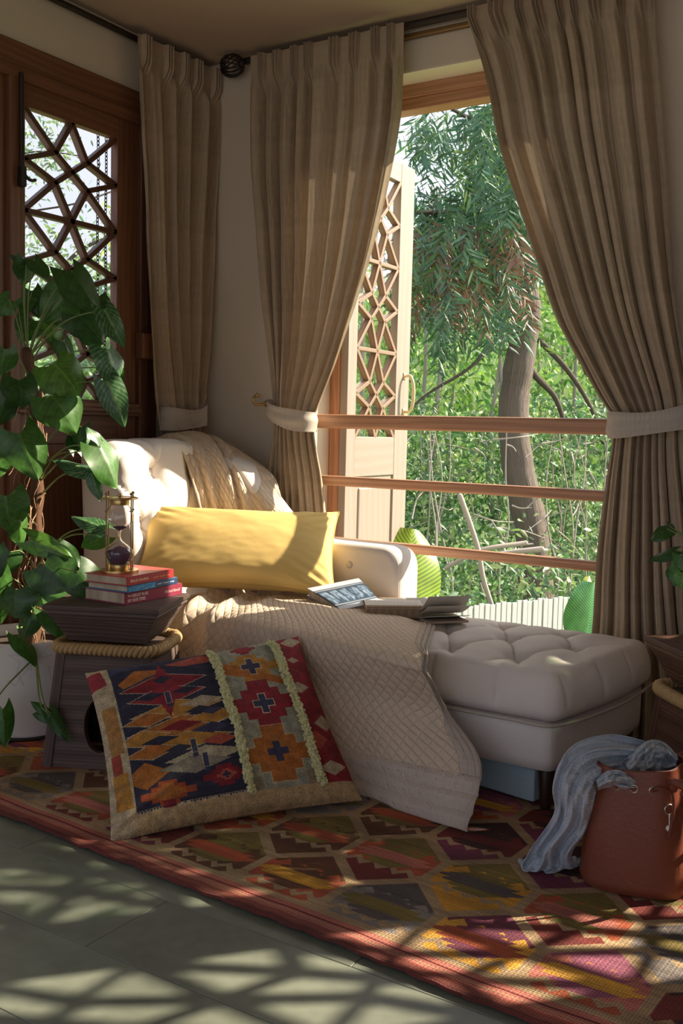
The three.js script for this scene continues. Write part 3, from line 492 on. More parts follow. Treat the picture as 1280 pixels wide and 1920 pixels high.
{ // quilt over the seat, hanging down the front on to the rug
  const hang = (px, py) => { const r = ray(px, py), c = camera.position, k = 0.526, t = (-2.555 + k * 0.39 - c.z - k * c.y) / (r.z + k * r.y); return V(c.x + r.x * t, c.y + r.y * t, c.z + r.z * t); };
  const e0 = on(815, 1180, 1, 0.425), e1 = on(806, 1212, 1, 0.43), e2 = on(800, 1248, 1, 0.412), e3 = hang(846, 1338), e4 = hang(906, 1438), e5 = on(880, 1563, 1, 0.012), f5 = on(690, 1500, 1, 0.012);
  const row = (l, r, sag = 0) => [0, 0.14, 0.28, 0.42, 0.56, 0.7, 0.85, 1].map((s) => { const p = l.clone().lerp(r, s); p.y += sag * Math.sin(Math.PI * s); return p; });
  const rows = [row(V(-2.36, 0.43, -3.04), e0, 0.02), row(V(-2.36, 0.445, -2.86), e1, 0.012), row(V(-2.35, 0.438, -2.66), e2, 0.004), row(V(-2.34, 0.40, -2.575), e2.clone().lerp(e3, 0.3).add(V(0, 0.012, 0.012))), row(V(-2.34, 0.28, -2.52), e3), row(V(-2.34, 0.14, -2.46), e4), row(V(-2.30, 0.013, -2.41), e5)];
  rows[6][6].copy(e5.clone().lerp(f5, 0.35)); rows[6][5].copy(f5.clone().lerp(e5, 0.18)); rows[6][4].copy(f5.clone().add(V(-0.14, 0, -0.02)));
  const S = evenV(loft(rows)), nor = (u, v) => { const e = 0.008, du = S(Math.min(1, u + e), v).sub(S(Math.max(0, u - e), v)), dv = S(u, Math.min(1, v + e)).sub(S(u, Math.max(0, v - e))); return dv.cross(du).normalize(); };
  const fn = (u, v, lift = 0) => {
    const p = S(u, v), n = nor(u, v), left = smooth(0.42, 0.12, u), k = u * 2.36;
    const fold = left * 0.030 * (Math.exp(-(((u - 0.10 - v * 0.02) / 0.022) ** 2)) + 0.8 * Math.exp(-(((u - 0.19 - v * 0.05) / 0.025) ** 2)) + 0.9 * Math.exp(-(((u - 0.29 - v * 0.1) / 0.028) ** 2)) - 0.3);
    const drape = smooth(0.5, 0.95, v) * (0.018 * Math.sin(u * 15 + 0.4) * smooth(1.0, 0.8, u) + 0.010 * Math.sin(u * 31 + v * 3));
    const d = 0.010 + fold + drape + 0.006 * fbm(k * 3, v * 4, 4, 3) + lift;
    p.addScaledVector(n, d); p.y = Math.max(p.y, 0.014 + lift); return p;
  };
  const t = thing('quilt', 'beige diamond-quilted bedspread with a satin border, spilling from the seat to the rug', 'quilt');
  const hw = (v) => 1 - (0.055 + 0.02 * Math.abs(v - 0.5)) * (1 - 0.75 * smooth(0.3, 0.42, v) * smooth(0.72, 0.6, v));
  const V0 = 0.845;
  mesh('cloth', sheet(220, 130, (u, v) => fn(u * hw(v * V0), v * V0), 0.008, [1.45, 1.0]), M.quilt, t);
  const bands = [];
  for (let k = 0; k < 3; k++) bands.push(sheet(160, 8, (u, v) => { const q = V0 + (1 - V0) * (k + v) / 3; return fn(lerp(0.3, 1, u), q, 0.007 * Math.pow(Math.abs(Math.sin(Math.PI * v)), 0.6) - 0.002); }, 0.006, [1.1, 0.045]));
  mesh('satin_border', merge(bands), M.satin, t).userData.label = 'shiny satin border band';
  const ends = [];
  for (let k = 0; k < 3; k++) ends.push(sheet(8, 120, (u, v) => { const w = hw(v * V0), q = lerp(w, 1, (k + u) / 3); return fn(q, v * V0, 0.007 * Math.pow(Math.abs(Math.sin(Math.PI * u)), 0.6) - 0.002); }, 0.006, [0.045, 1.0]));
  mesh('satin_border', merge(ends), M.satin, t).userData.label = 'shiny satin border band';
}
// a stuffed cushion in the plane of ex, ey with thickness th; uv 0..1
function cushionFn(w, h, th, sd, shear = 0, dip = 0.07, tl = [0, 0]) {
  return (u, v, side) => {
    const a = u * 2 - 1, b = v * 2 - 1, pinch = 1 - 0.055 * (1 - b * b) * Math.pow(Math.abs(a), 3), pinch2 = 1 - dip * (1 - a * a) * Math.pow(Math.abs(b), 3);
    const x = a * w / 2 * pinch, y = b * h / 2 * pinch2, k = Math.pow(clamp((1 - a * a) * (1 - b * b)), 0.42);
    const corner = Math.pow(Math.abs(a * b), 2.5), wr = 0.006 * corner * Math.sin((a * Math.sign(a) - b * Math.sign(b)) * 26 + sd) * (1 - corner) * 2.2;
    const z = side * (th / 2 * k + (0.007 * fbm(u * 4 + sd, v * 4, 3, 3) + wr) * Math.min(1, k * 2.5));
    const q = (1 - a) * (1 + b) / 4; return V(x - shear * y + tl[0] * q, y + tl[1] * q, z);
  };
}
function cushionGeo(w, h, th, sd, n = 70, uvS = [1, 1], shear = 0, dip = 0.07, tl = [0, 0]) { const f = cushionFn(w, h, th, sd, shear, dip, tl), g = merge([sheet(n, n, (u, v) => f(u, 1 - v, 1), 0, uvS), sheet(n, n, (u, v) => f(1 - u, 1 - v, -1), 0, uvS)]), uv = g.attributes.uv; for (let i = 0; i < uv.count; i++) uv.setY(i, uvS[1] - uv.getY(i)); return g; }
function orient(o, origin, ex, ey) { const x = ex.clone().normalize(), z = x.clone().cross(ey).normalize(), y = z.clone().cross(x); o.matrix.makeBasis(x, y, z).setPosition(origin); o.matrix.decompose(o.position, o.quaternion, o.scale); return o; }
{
  const t = thing('lumbar_pillow', 'mustard yellow rectangular pillow leaning on the chaise backrest', 'pillow');
  orient(t, V(-2.232, 0.612, -2.845), V(0.565, -0.012, -0.36), V(-0.36, 0.62, -0.50));
  mesh('cover', cushionGeo(0.71, 0.385, 0.17, 2.2, 70, [1, 0.5], 0, 0.22), M.mustard, t);
  const f = cushionFn(0.71, 0.385, 0.17, 2.2, 0, 0.22), pts = []; for (let i = 0; i < 80; i++) { const s = i / 20, k = s % 1; pts.push(s < 1 ? f(k, 0, 1) : s < 2 ? f(1, k, 1) : s < 3 ? f(1 - k, 1, 1) : f(0, 1 - k, 1)); }
  mesh('piping', tube(new THREE.CatmullRomCurve3(pts, true), 0.0028, 260, 6, true), std([0.66, 0.42, 0.10], 0.8), t);
}
// ---------------------------------------------------------------- kilim rug
const RUG = { x0: -2.62, x1: 0.55, z0: -2.86, z1: -1.55, rot: R(-3.2) };
{
  const PX = 640, W = Math.round((RUG.x1 - RUG.x0) * PX), H = Math.round((RUG.z1 - RUG.z0) * PX);
  // pattern coordinates: x along the rug, z towards the room; the printed edge follows the rug's own front edge
  const edgeZ = -1.683;                                   // front edge at x = -1.4
  const cols = { maroon: '#6b2a24', rust: '#a04e30', mustard: '#c08a2c', gold: '#d19a3a', grey: '#7c736c', dgrey: '#544c49', plum: '#6f3446', pink: '#b0685a', olive: '#756530', brown: '#5c3a24', sand: '#9c8262', purple: '#8c4f63', dark: '#3c2420' };
  T.rug = canvasTex(W, H, (c) => {
    const X = (x) => (x - RUG.x0) * PX, Z = (z) => (z - RUG.z0) * PX;
    c.fillStyle = cols.sand; c.fillRect(0, 0, W, H);
    const P = (q, col) => { c.fillStyle = col; c.beginPath(); q.forEach(([x, z], i) => (i ? c.lineTo(X(x), Z(z)) : c.moveTo(X(x), Z(z)))); c.closePath(); c.fill(); };
    // stepped zigzag band across a cell between two heights
    const band = (cx, hw, zt, zb, n, col, amp, jag = 1) => { const top = [], bot = []; for (let i = 0; i <= n * 2; i++) { const x = cx - hw + (2 * hw * i) / (n * 2), k = i % 2 ? amp : -amp; top.push([x, zt + k * jag]); bot.push([x, zb + k]); } P([...top, ...bot.reverse()], col); };
    const palettes = [['grey', 'dgrey', 'olive', 'grey'], ['gold', 'plum', 'rust', 'mustard'], ['pink', 'purple', 'gold', 'rust'], ['mustard', 'olive', 'dgrey', 'mustard'], ['rust', 'olive', 'pink', 'maroon'], ['maroon', 'dark', 'maroon', 'plum'], ['brown', 'olive', 'rust', 'brown'], ['rust', 'brown', 'mustard', 'rust']];
    const pick = { '0,-1': 0, '0,0': 1, '0,1': 2, '0,-2': 7, '0,-3': 6, '0,2': 5, '1,-1': 4, '1,0': 3, '1,1': 4, '1,-2': 6, '2,0': 5, '2,-1': 5, '2,-2': 6, '2,1': 4 };
    const DX = 0.238, DZ = 0.232, g = 0.012;
    for (let r = 4; r >= 0; r--) for (let k = -9; k < 9; k++) {
      const cx = -0.815 + k * DX - (r % 2) * DX / 2, cz = -1.868 - r * DZ, pal = palettes[pick[r + ',' + k] ?? Math.floor(hash(k + 20, r + 3) * 8)].map((n) => cols[n]);
      const hex = (s) => { const a = DX / 2 - g * s, h = DZ / 2 + 0.058 - g * s, q = DZ / 2 - 0.058 - g * s * 0.4; return [[cx, cz - h + 0.01], [cx + a, cz - q], [cx + a, cz + q], [cx, cz + h - 0.01], [cx - a, cz + q], [cx - a, cz - q]]; };
      c.save(); c.beginPath(); hex(1).forEach(([x, z], i) => (i ? c.lineTo(X(x), Z(z)) : c.moveTo(X(x), Z(z)))); c.closePath(); c.clip();
      P(hex(0), pal[0]);
      const a = DX / 2, s = hash(k, r) > 0.5 ? 1 : -1;
      band(cx, a, cz - 0.2, cz - 0.062, 5, pal[1], 0.014); band(cx, a, cz + 0.04, cz + 0.085, 5, cols.sand, 0.012); band(cx, a, cz + 0.062, cz + 0.25, 5, pal[3], 0.013);
      for (let i = -3; i <= 3; i++) { const w = 0.10 - Math.abs(i) * 0.022, z = cz - 0.008 + i * 0.016; if (w > 0) { P([[cx - w - 0.012, z], [cx - w + 0.006, z - 0.009], [cx + w + 0.012, z - 0.009], [cx + w - 0.006, z + 0.009], [cx - w - 0.012, z + 0.009]], Math.abs(i) < 2 ? pal[2] : pal[1]); } }
      c.restore();
    }
    const line = (z, h, col) => { c.fillStyle = col; c.fillRect(0, Z(z), W, h * PX); };
    line(edgeZ - 0.105, 0.5, cols.sand); line(edgeZ - 0.083, 0.5, cols.pink); line(edgeZ - 0.066, 0.006, cols.maroon); line(edgeZ - 0.050, 0.004, cols.sand); line(edgeZ - 0.035, 0.5, '#85463a'); line(edgeZ - 0.012, 0.5, '#5f2c26');
    // worn patches and the grain of the weave
    const im = c.getImageData(0, 0, W, H), d = im.data;
    for (let y = 0; y < H; y++) for (let x = 0; x < W; x++) { const o = (y * W + x) * 4, wv = (x % 4 < 2 ? 0.07 : -0.07) + (y % 6 < 3 ? 0.06 : -0.06), n = 1 + 0.16 * (hash(x >> 1, y) - 0.5) + wv * 0.9 + 0.22 * noise(x * 0.012, y * 0.02, 3) + 0.16 * noise(x * 0.004, y * 0.11, 7); for (let k = 0; k < 3; k++) d[o + k] = clamp(d[o + k] * n, 0, 255); }
    c.putImageData(im, 0, 0);
  });
  T.rug.wrapS = T.rug.wrapT = THREE.ClampToEdgeWrapping;
  T.ribs = dataTex(64, 64, (u, v) => 0.5 + 0.28 * Math.sin(u * Math.PI * 16) * (0.6 + 0.4 * Math.sin(v * Math.PI * 12)) + 0.22 * Math.sin(v * Math.PI * 24), false);
  const mat = std([1, 1, 1], 0.95, { map: T.rug, bumpMap: T.ribs.clone(), bumpScale: 0.0022 });
  mat.bumpMap.repeat.set(42, 18); mat.bumpMap.needsUpdate = true;
  const rot = new THREE.Matrix4().makeRotationY(RUG.rot), piv = V(-1.4, 0, edgeZ);
  const fn = (u, v) => {
    const x = lerp(RUG.x0, RUG.x1, u), front = edgeZ + 0.006 * noise(x * 7, 1) + 0.010 * noise(x * 2.2, 4) , z = lerp(RUG.z0 + 0.02, front, v), e = smooth(0.93, 1, v);
    const y = 0.011 + 0.0035 * fbm(x * 2.2, z * 2.4, 1, 2) + e * (0.004 + 0.007 * noise(x * 9, 3) + 0.005 * noise(x * 21, 6)) ;
    return V(x, Math.max(y, 0.0085), z).sub(piv).applyMatrix4(rot).add(piv);
  };
  const g = sheet(260, 60, fn, 0.007, [1, 1]);
  { const uv = g.attributes.uv; for (let i = 0; i < uv.count; i++) { const v = uv.getY(i), z = lerp(RUG.z0 + 0.02, edgeZ, v); uv.setY(i, 1 - (z - RUG.z0) / (RUG.z1 - RUG.z0)); } }
  single('kilim_rug', g, mat, 'woven kilim rug of hexagons in rust, mustard, maroon and grey on the green floor', 'rug');
}

// ---------------------------------------------------------------- patchwork cushion leaning at the front
{
  const W = 1024, H = 832;
  T.kilim = canvasTex(W, H, (c) => {
    const poly = (pts, col, sx = 1, ox = 0, oy = 0) => { c.fillStyle = col; c.beginPath(); pts.forEach(([x, y], i) => (i ? c.lineTo(ox + x * sx, oy + y * sx) : c.moveTo(ox + x * sx, oy + y * sx))); c.closePath(); c.fill(); };
    const outline = (pts, col, w) => { c.strokeStyle = col; c.lineWidth = w; c.lineJoin = 'miter'; c.beginPath(); pts.forEach(([x, y], i) => (i ? c.lineTo(x, y) : c.moveTo(x, y))); c.closePath(); c.stroke(); };
    // a diamond whose sides are jagged like weaving
    const jag = (cx, cy, w, h, n, cut = 0) => { const p = []; const q = [[0, -h], [w, 0], [0, h], [-w, 0]]; for (let s = 0; s < 4; s++) { const a = q[s], b = q[(s + 1) % 4]; for (let i = 0; i < n; i++) { const t = i / n, t2 = (i + 0.6) / n; p.push([cx + lerp(a[0], b[0], t), cy + lerp(a[1], b[1], t)]); p.push([cx + lerp(a[0], b[0], t2) * (1 - cut) + lerp(a[0], b[0], t) * cut, cy + lerp(a[1], b[1], t)]); } } return p; };
    const cross = (cx, cy, s, a = 0.34) => [[-a, -1], [a, -1], [a, -a], [1, -a], [1, a], [a, a], [a, 1], [-a, 1], [-a, a], [-1, a], [-1, -a], [-a, -a]].map(([x, y]) => [cx + x * s, cy + y * s]);
    const step = (cx, cy, w, h) => [[-0.35, -1], [0.35, -1], [0.35, -0.62], [0.62, -0.62], [0.62, -0.28], [1, -0.28], [1, 0.3], [0.62, 0.3], [0.62, 0.62], [0.35, 0.62], [0.35, 1], [-0.35, 1], [-0.35, 0.62], [-0.62, 0.62], [-0.62, 0.3], [-1, 0.3], [-1, -0.28], [-0.62, -0.28], [-0.62, -0.62], [-0.35, -0.62]].map(([x, y]) => [cx + x * w, cy + y * h]);
    const indigo = '#2c2a3e', navy = '#3b3a58', beige = '#cdb891', red = '#9c2430', dred = '#8c1c26', orange = '#c0702a', gold = '#c88a35', cream = '#c9b795', sage = '#a9a891', salmon = '#bf5540';
    c.fillStyle = beige; c.fillRect(0, 0, W, H);
    // left panel
    c.fillStyle = indigo; c.fillRect(88, 0, 470, 740);
    poly([[88, 70], [200, 40], [330, 0], [90, 0]], navy); poly([[110, 130], [200, 60], [330, 96], [250, 120], [130, 160]], orange); poly([[330, 60], [520, 20], [556, 90], [400, 90]], salmon);
    for (const [x, y, w, h, col] of [[300, 175, 190, 60, dred], [300, 240, 170, 55, red], [330, 320, 200, 46, gold], [200, 345, 110, 34, orange], [440, 305, 100, 30, cream], [330, 405, 230, 50, orange], [160, 430, 120, 40, gold], [470, 385, 110, 40, gold], [340, 480, 190, 42, gold], [190, 500, 120, 36, orange], [400, 560, 170, 44, cream], [150, 600, 100, 60, orange], [470, 500, 80, 26, salmon], [350, 590, 150, 40, '#9b917c']]) { const p = jag(x, y, w, h, 9, 0.2); poly(p, col); if (y < 520 && w > 100) outline(p, '#d8c7a4', 3); }
    for (const [x, y, w, h, col] of [[300, 205, 60, 150, red], [230, 232, 70, 22, indigo], [385, 232, 60, 20, indigo], [300, 150, 44, 24, indigo], [330, 405, 90, 26, dred], [420, 345, 60, 22, indigo], [470, 360, 44, 18, navy], [230, 455, 80, 22, indigo], [300, 510, 60, 20, indigo], [450, 440, 90, 26, navy]]) poly(jag(x, y, w, h, 6, 0.3), col);
    for (const [x, y] of [[305, 265], [360, 520], [395, 590]]) { poly([[x - 10, y - 40], [x + 10, y - 40], [x + 10, y + 40], [x - 10, y + 40]], navy); outline([[x - 12, y - 42], [x + 12, y - 42], [x + 12, y + 20], [x - 12, y + 20]], '#d8c7a4', 2.5); }
    poly(step(230, 690, 110, 52), '#b04a24'); poly(step(230, 690, 70, 40), orange); poly(step(460, 660, 90, 46), dred); poly(step(465, 660, 40, 24), salmon); poly(cross(465, 660, 16), indigo); poly([[200, 720], [255, 720], [245, 775], [215, 775]], dred);
    // seams at the left side and along the bottom
    poly([[0, 0], [78, 0], [92, 420], [100, 832], [0, 832]], beige); poly([[0, 30], [58, 20], [66, 110], [0, 120]], '#a8323a'); poly([[14, 230], [76, 230], [80, 470], [22, 470]], '#b98242'); poly([[18, 470], [60, 470], [62, 560], [22, 560]], '#a8422c'); poly([[16, 560], [80, 560], [90, 720], [24, 720]], gold);
    c.fillStyle = '#cfae7c'; c.fillRect(88, 752, W, 80);
    for (let i = 0; i < 40; i++) poly([[90 + i * 12, 742], [96 + i * 12, 742 + 14 * hash(i, 2)], [102 + i * 12, 742]], indigo);
    // middle panel
    c.fillStyle = sage; c.fillRect(556, 0, 304, 752);
    poly(step(705, 40, 60, 40), red); poly(step(700, 165, 140, 78), gold); poly([[560, 110], [640, 150], [850, 250], [850, 285], [690, 230], [575, 190]], orange); poly(cross(705, 160, 44), navy); outline(cross(705, 160, 48), '#d8c7a4', 3);
    poly(step(702, 362, 145, 120), red); poly(cross(702, 362, 44), '#37415a'); outline(cross(702, 362, 49), '#e0d3b4', 4);
    poly(step(700, 600, 150, 125), orange); outline(step(700, 600, 155, 130), '#d6b98a', 4); poly(cross(700, 592, 46), navy);
    poly([[556, 700], [600, 690], [610, 752], [556, 752]], '#9d8a68'); poly([[800, 690], [860, 690], [860, 752], [800, 752]], '#9d8a68');
    // right panel
    c.fillStyle = red; c.fillRect(860, 0, 164, 752);
    for (const [x, y, w, h, col] of [[960, 40, 60, 34, cream], [900, 90, 50, 30, dred], [960, 190, 70, 34, dred], [930, 150, 36, 16, cream], [905, 300, 60, 30, cream], [985, 330, 50, 30, dred], [920, 420, 70, 40, dred], [975, 480, 60, 40, cream], [900, 560, 60, 44, salmon], [980, 620, 60, 50, dred], [930, 690, 70, 36, cream]]) poly(jag(x, y, w, h, 6, 0.25), col);
    const im = c.getImageData(0, 0, W, H), d = im.data;
    for (let y = 0; y < H; y++) for (let x = 0; x < W; x++) { const o = (y * W + x) * 4, n = 0.86 + 0.42 * (hash(x >> 1, y >> 1) - 0.5) + 0.16 * noise(x * 0.03, y * 0.03, 4) + (x % 4 < 2 ? 0.08 : -0.08), f = 0.34 * Math.pow(clamp(fbm(x * 0.012, y * 0.03, 9, 3) + 0.35), 2) + 0.12 * (hash(x >> 2, y >> 1) > 0.7 ? 1 : 0); for (let k = 0; k < 3; k++) d[o + k] = clamp(lerp(d[o + k] * n, 118, f), 0, 255); }
    c.putImageData(im, 0, 0);
  });
  const t = thing('patchwork_cushion', 'large kilim patchwork cushion with green tufted trims, leaning on the rug at the front', 'cushion');
  const BL = V(-1.775, 0.045, -1.80), BR = V(-1.395, 0.05, -2.40), TL = V(-2.085, 0.385, -1.965), TR = V(-1.71, 0.425, -2.46);
  const ex = BR.clone().sub(BL).add(TR).sub(TL), ey = TL.clone().sub(BL).add(TR).sub(BR), ct = BL.clone().add(BR).add(TL).add(TR).multiplyScalar(0.25);
  const w = 0.69, h = 0.53, th = 0.17, sd = 5.5; orient(t, ct.clone().add(V(0.0, -0.012, 0.035)), ex, ey);
  mesh('cover', cushionGeo(w, h, th, sd, 90, [1, 1], 0.10, 0.05, [0.05, -0.05]), std([1, 1, 1], 0.93, { map: T.kilim, bumpMap: rep(T.weave, 2.5, 2), bumpScale: 0.0012 }), t);
  const f = cushionFn(w, h, th, sd, 0.10, 0.05, [0.05, -0.05]), wool = std([0.62, 0.59, 0.31], 0.98), woolB = std([0.52, 0.51, 0.26], 0.98);
  seed(77);
  for (const u of [0.535, 0.835]) {
    const bits = [], loop = new THREE.IcosahedronGeometry(1, 1);
    for (let i = 0; i < 700; i++) {
      const v = lerp(0.015, 0.915, rnd()), p = f(u + 0.004 * Math.sin(v * 14), 1 - v, 1), q = f(u + 0.01, 1 - v, 1).sub(f(u - 0.01, 1 - v, 1)).normalize(), a = rr(-1.2, 1.2), r0 = rr(0.005, 0.0125);
      const b = loop.clone(); b.scale(rr(0.0035, 0.0055), rr(0.0035, 0.0055), rr(0.005, 0.008)); b.rotateX(rr(-1, 1)); b.rotateY(a); b.translate(p.x + q.x * Math.sin(a) * r0, p.y + rr(-0.003, 0.003), p.z + Math.cos(a) * r0 + 0.001); bits.push(b);
    }
    mesh('tufted_trim', merge(bits.slice(0, 350)), wool, t); mesh('tufted_trim', merge(bits.slice(350)), woolB, t);
  }
}
// ---------------------------------------------------------------- carved stools used as side tables
Object.assign(M, {
  hewn: std([0.18, 0.12, 0.098], 0.62, { map: rep(T.woodDark, 1, 4), bumpMap: rep(T.woodDark, 1, 4), bumpScale: 0.003 }),
  hewnRight: std([0.20, 0.09, 0.05], 0.5, { map: rep(T.woodDark, 1, 4), bumpMap: rep(T.woodDark, 1, 4), bumpScale: 0.003 }),
  rope: std([0.44, 0.28, 0.12], 0.75),
});
function frustum(w0, d0, w1, d1, y0, y1, n = 10, wob = 0.003, sd = 0) {   // bottom size 0, top size 1, with slightly hewn faces
  const parts = [], c = [[-1, 1], [1, 1], [1, -1], [-1, -1]];
  for (let s = 0; s < 4; s++) {
    const a = c[s], b = c[(s + 1) % 4];
    parts.push(sheet(n, n, (u, v) => { const w = lerp(w0, w1, v), d = lerp(d0, d1, v), e = Math.min(u, 1 - u) * Math.min(v + 0.02, 1.02 - v) > 0.001 ? 1 : 0, x = lerp(a[0], b[0], u) * w / 2, z = lerp(a[1], b[1], u) * d / 2, k = wob * noise(u * 4 + s * 3 + sd, v * 3, 2) * Math.min(1, Math.min(u, 1 - u) * 8); return V(x + (s % 2 ? (s === 1 ? k : -k) : 0), lerp(y0, y1, v), z + (s % 2 ? 0 : (s === 0 ? k : -k))); }, 0, [0.35, 0.3]));
  }
  const cap = (w, d, y, up) => { const g = new THREE.PlaneGeometry(w, d); g.rotateX(up ? -Math.PI / 2 : Math.PI / 2); g.translate(0, y, 0); return g; };
  parts.push(cap(w1, d1, y1, true), cap(w0, d0, y0, false));
  return toCreasedNormals(merge(parts.map((g) => (g.index ? g.toNonIndexed() : g))), 0.6);
}
function ropeRing(w, d, y, r, turns) {
  const pts = [], rc = 0.05, hw = w / 2, hd = d / 2;
  for (const [cx, cz, a0] of [[hw - rc, hd - rc, 0], [-hw + rc, hd - rc, 90], [-hw + rc, -hd + rc, 180], [hw - rc, -hd + rc, 270]]) for (let k = 0; k <= 4; k++) { const a = R(a0 + k * 22.5); pts.push(V(cx + Math.cos(a) * rc, y + 0.004 * noise(cx * 9 + k, cz * 9), cz + Math.sin(a) * rc)); }
  const c = new THREE.CatmullRomCurve3(pts, true), out = [tube(c, r * 0.72, 120, 8, true)], N = turns * 10;
  for (let s = 0; s < 2; s++) {
    const p = [], up = V(0, 1, 0);
    for (let i = 0; i < N; i++) { const t = i / N, q = c.getPointAt(t), tg = c.getTangentAt(t), nn = tg.clone().cross(up).normalize(), a = (t * turns + s / 2) * Math.PI * 2; p.push(q.addScaledVector(nn, Math.cos(a) * r * 0.62).addScaledVector(up, Math.sin(a) * r * 0.62)); }
    out.push(tube(new THREE.CatmullRomCurve3(p, true), r * 0.55, N * 1.5 | 0, 6, true));
  }
  return merge(out);
}
function stool(label, pos, turn, wood, top) {
  const t = thing('carved_stool', label, 'side table', pos, turn), w = 0.362, d = 0.325;
  mesh('top', merge([cbox(w, 0.016, d, 0.004, 0, 0.492, 0, 'x'), cbox(w - 0.012, 0.016, d - 0.012, 0.004, 0, 0.479, 0, 'x')]), top, t);
  mesh('tray', frustum(0.24, 0.21, w - 0.02, d - 0.02, 0.385, 0.476, 12, 0.004, 1), wood, t);
  mesh('rope', ropeRing(0.315, 0.28, 0.366, 0.0165, 36), M.rope, t);
  // hollowed base: two faces carry an oval cut-out
  const sh = (bw, tw) => { const s = new THREE.Shape(); s.moveTo(-bw / 2, 0); s.lineTo(bw / 2, 0); s.lineTo(tw / 2, 0.352); s.lineTo(-tw / 2, 0.352); s.closePath(); const h = new THREE.Path(); h.absellipse(0, 0.135, 0.055, 0.085, 0, Math.PI * 2, true); s.holes.push(h); return s; };
  const side = (bw, tw, dist, lean, rot) => { const g = new THREE.ExtrudeGeometry(sh(bw, tw), { depth: 0.022, bevelEnabled: true, bevelSize: 0.003, bevelThickness: 0.003, bevelSegments: 2, curveSegments: 24 }); g.rotateX(-lean); g.translate(0, 0, dist); g.rotateY(rot); return g; };
  const ln = Math.atan2(0.03, 0.35);
  mesh('base', merge([side(0.36, 0.295, 0.135, ln, 0), side(0.36, 0.295, 0.135, ln, Math.PI), side(0.325, 0.262, 0.152, ln, Math.PI / 2), side(0.325, 0.262, 0.152, ln, -Math.PI / 2), cbox(0.30, 0.02, 0.265, 0.004, 0, 0.352, 0)]), wood, t);
  return t;
}
const stoolL = stool('dark carved wooden stool with a rope ring, holding the stacked books', [-2.245, 0.006, -2.264], R(24.3), M.hewn, M.hewn);
stool('reddish carved wooden stool with a rope ring beyond the foot of the chaise', [-0.505, 0.012, -2.735], R(42), M.hewnRight, M.hewnRight);

// ---------------------------------------------------------------- books
const paperMat = std([0.72, 0.62, 0.47], 0.9, { map: rep(T.wood, 40, 1) });
function coverTex(w, h, bg, draw) { return canvasTex(w, h, (c) => { c.fillStyle = bg; c.fillRect(0, 0, w, h); draw(c, w, h); }); }
// a closed book lying flat: spine at local +x, length along z
function book(label, pos, turn, W, Tk, L, cover, spineTex, group) {
  const t = thing('book', label, 'book', pos, turn, group);
  mesh('pages', span(-W + 0.004, 0.003, -L / 2 + 0.004, -0.006, Tk - 0.003, L / 2 - 0.004, 0.001, 'z'), paperMat, t);
  mesh('cover', merge([span(-W, 0, -L / 2, 0, 0.003, L / 2, 0.001), span(-W, Tk - 0.003, -L / 2, 0, Tk, L / 2, 0.001), span(-0.004, 0, -L / 2, 0.0, Tk, L / 2, 0.001)]), cover, t);
  const s = new THREE.PlaneGeometry(L - 0.002, Tk - 0.002); s.rotateY(Math.PI / 2); s.translate(0.0006, Tk / 2, 0);
  mesh('spine', s, std([1, 1, 1], 0.5, { map: spineTex }), t);
  return t;
}
const spineA = coverTex(1024, 128, '#8e2440', (c, w, h) => { c.fillStyle = '#efe3cf'; c.font = 'bold 46px serif'; c.font = 'bold 26px serif'; c.fillText('THE', 40, 46); c.font = 'bold 46px serif'; c.fillText('GREAT WAR', 104, 54); c.fillText('OF OUR TIME', 40, 106); c.font = 'italic 40px serif'; c.fillText('Michael Morell', 690, 78); });
const spineB = coverTex(1024, 96, '#2c7fb0', (c, w, h) => { for (let i = 0; i < 160; i++) { c.fillStyle = ['#3f9fcf', '#1d5f96', '#7cc2e0', '#d9e6ea'][i % 4]; c.globalAlpha = 0.35; c.fillRect(hash(i, 1) * 560, hash(i, 2) * 96, 60 * hash(i, 3), 10); } c.globalAlpha = 1; c.fillStyle = '#173a63'; c.fillRect(560, 0, 464, 96); c.fillStyle = '#cfe0e8'; for (let i = 0; i < 15; i++) if (i % 6 !== 4) c.fillRect(600 + i * 24, 36, 14, 26 - 10 * hash(i, 8)); });
const spineC = coverTex(1024, 128, '#a8222c', (c, w, h) => { c.fillStyle = '#e9cfa6'; c.font = 'bold 58px serif'; c.fillText('Black Garden', 60, 84); c.fillStyle = '#d08a3a'; for (let i = 0; i < 16; i++) if (i % 7 !== 5) c.fillRect(560 + i * 24, 56 + 8 * hash(i, 6), 15, 22); });
{
  const y = 0.5065;
  book('thick crimson book with white title lettering, bottom of the stack on the carved stool', [-2.146, y, -2.318], R(1), 0.172, 0.037, 0.262, std([0.33, 0.05, 0.10], 0.45), spineA);
  book('thin blue book in the middle of the stack on the carved stool', [-2.142, y + 0.0375, -2.308], R(3), 0.165, 0.021, 0.235, std([0.07, 0.22, 0.38], 0.4), spineB);
  book('red book on top of the stack, under the hourglass', [-2.140, y + 0.059, -2.295], R(5), 0.165, 0.028, 0.228, std([0.50, 0.055, 0.05], 0.38), spineC);
}
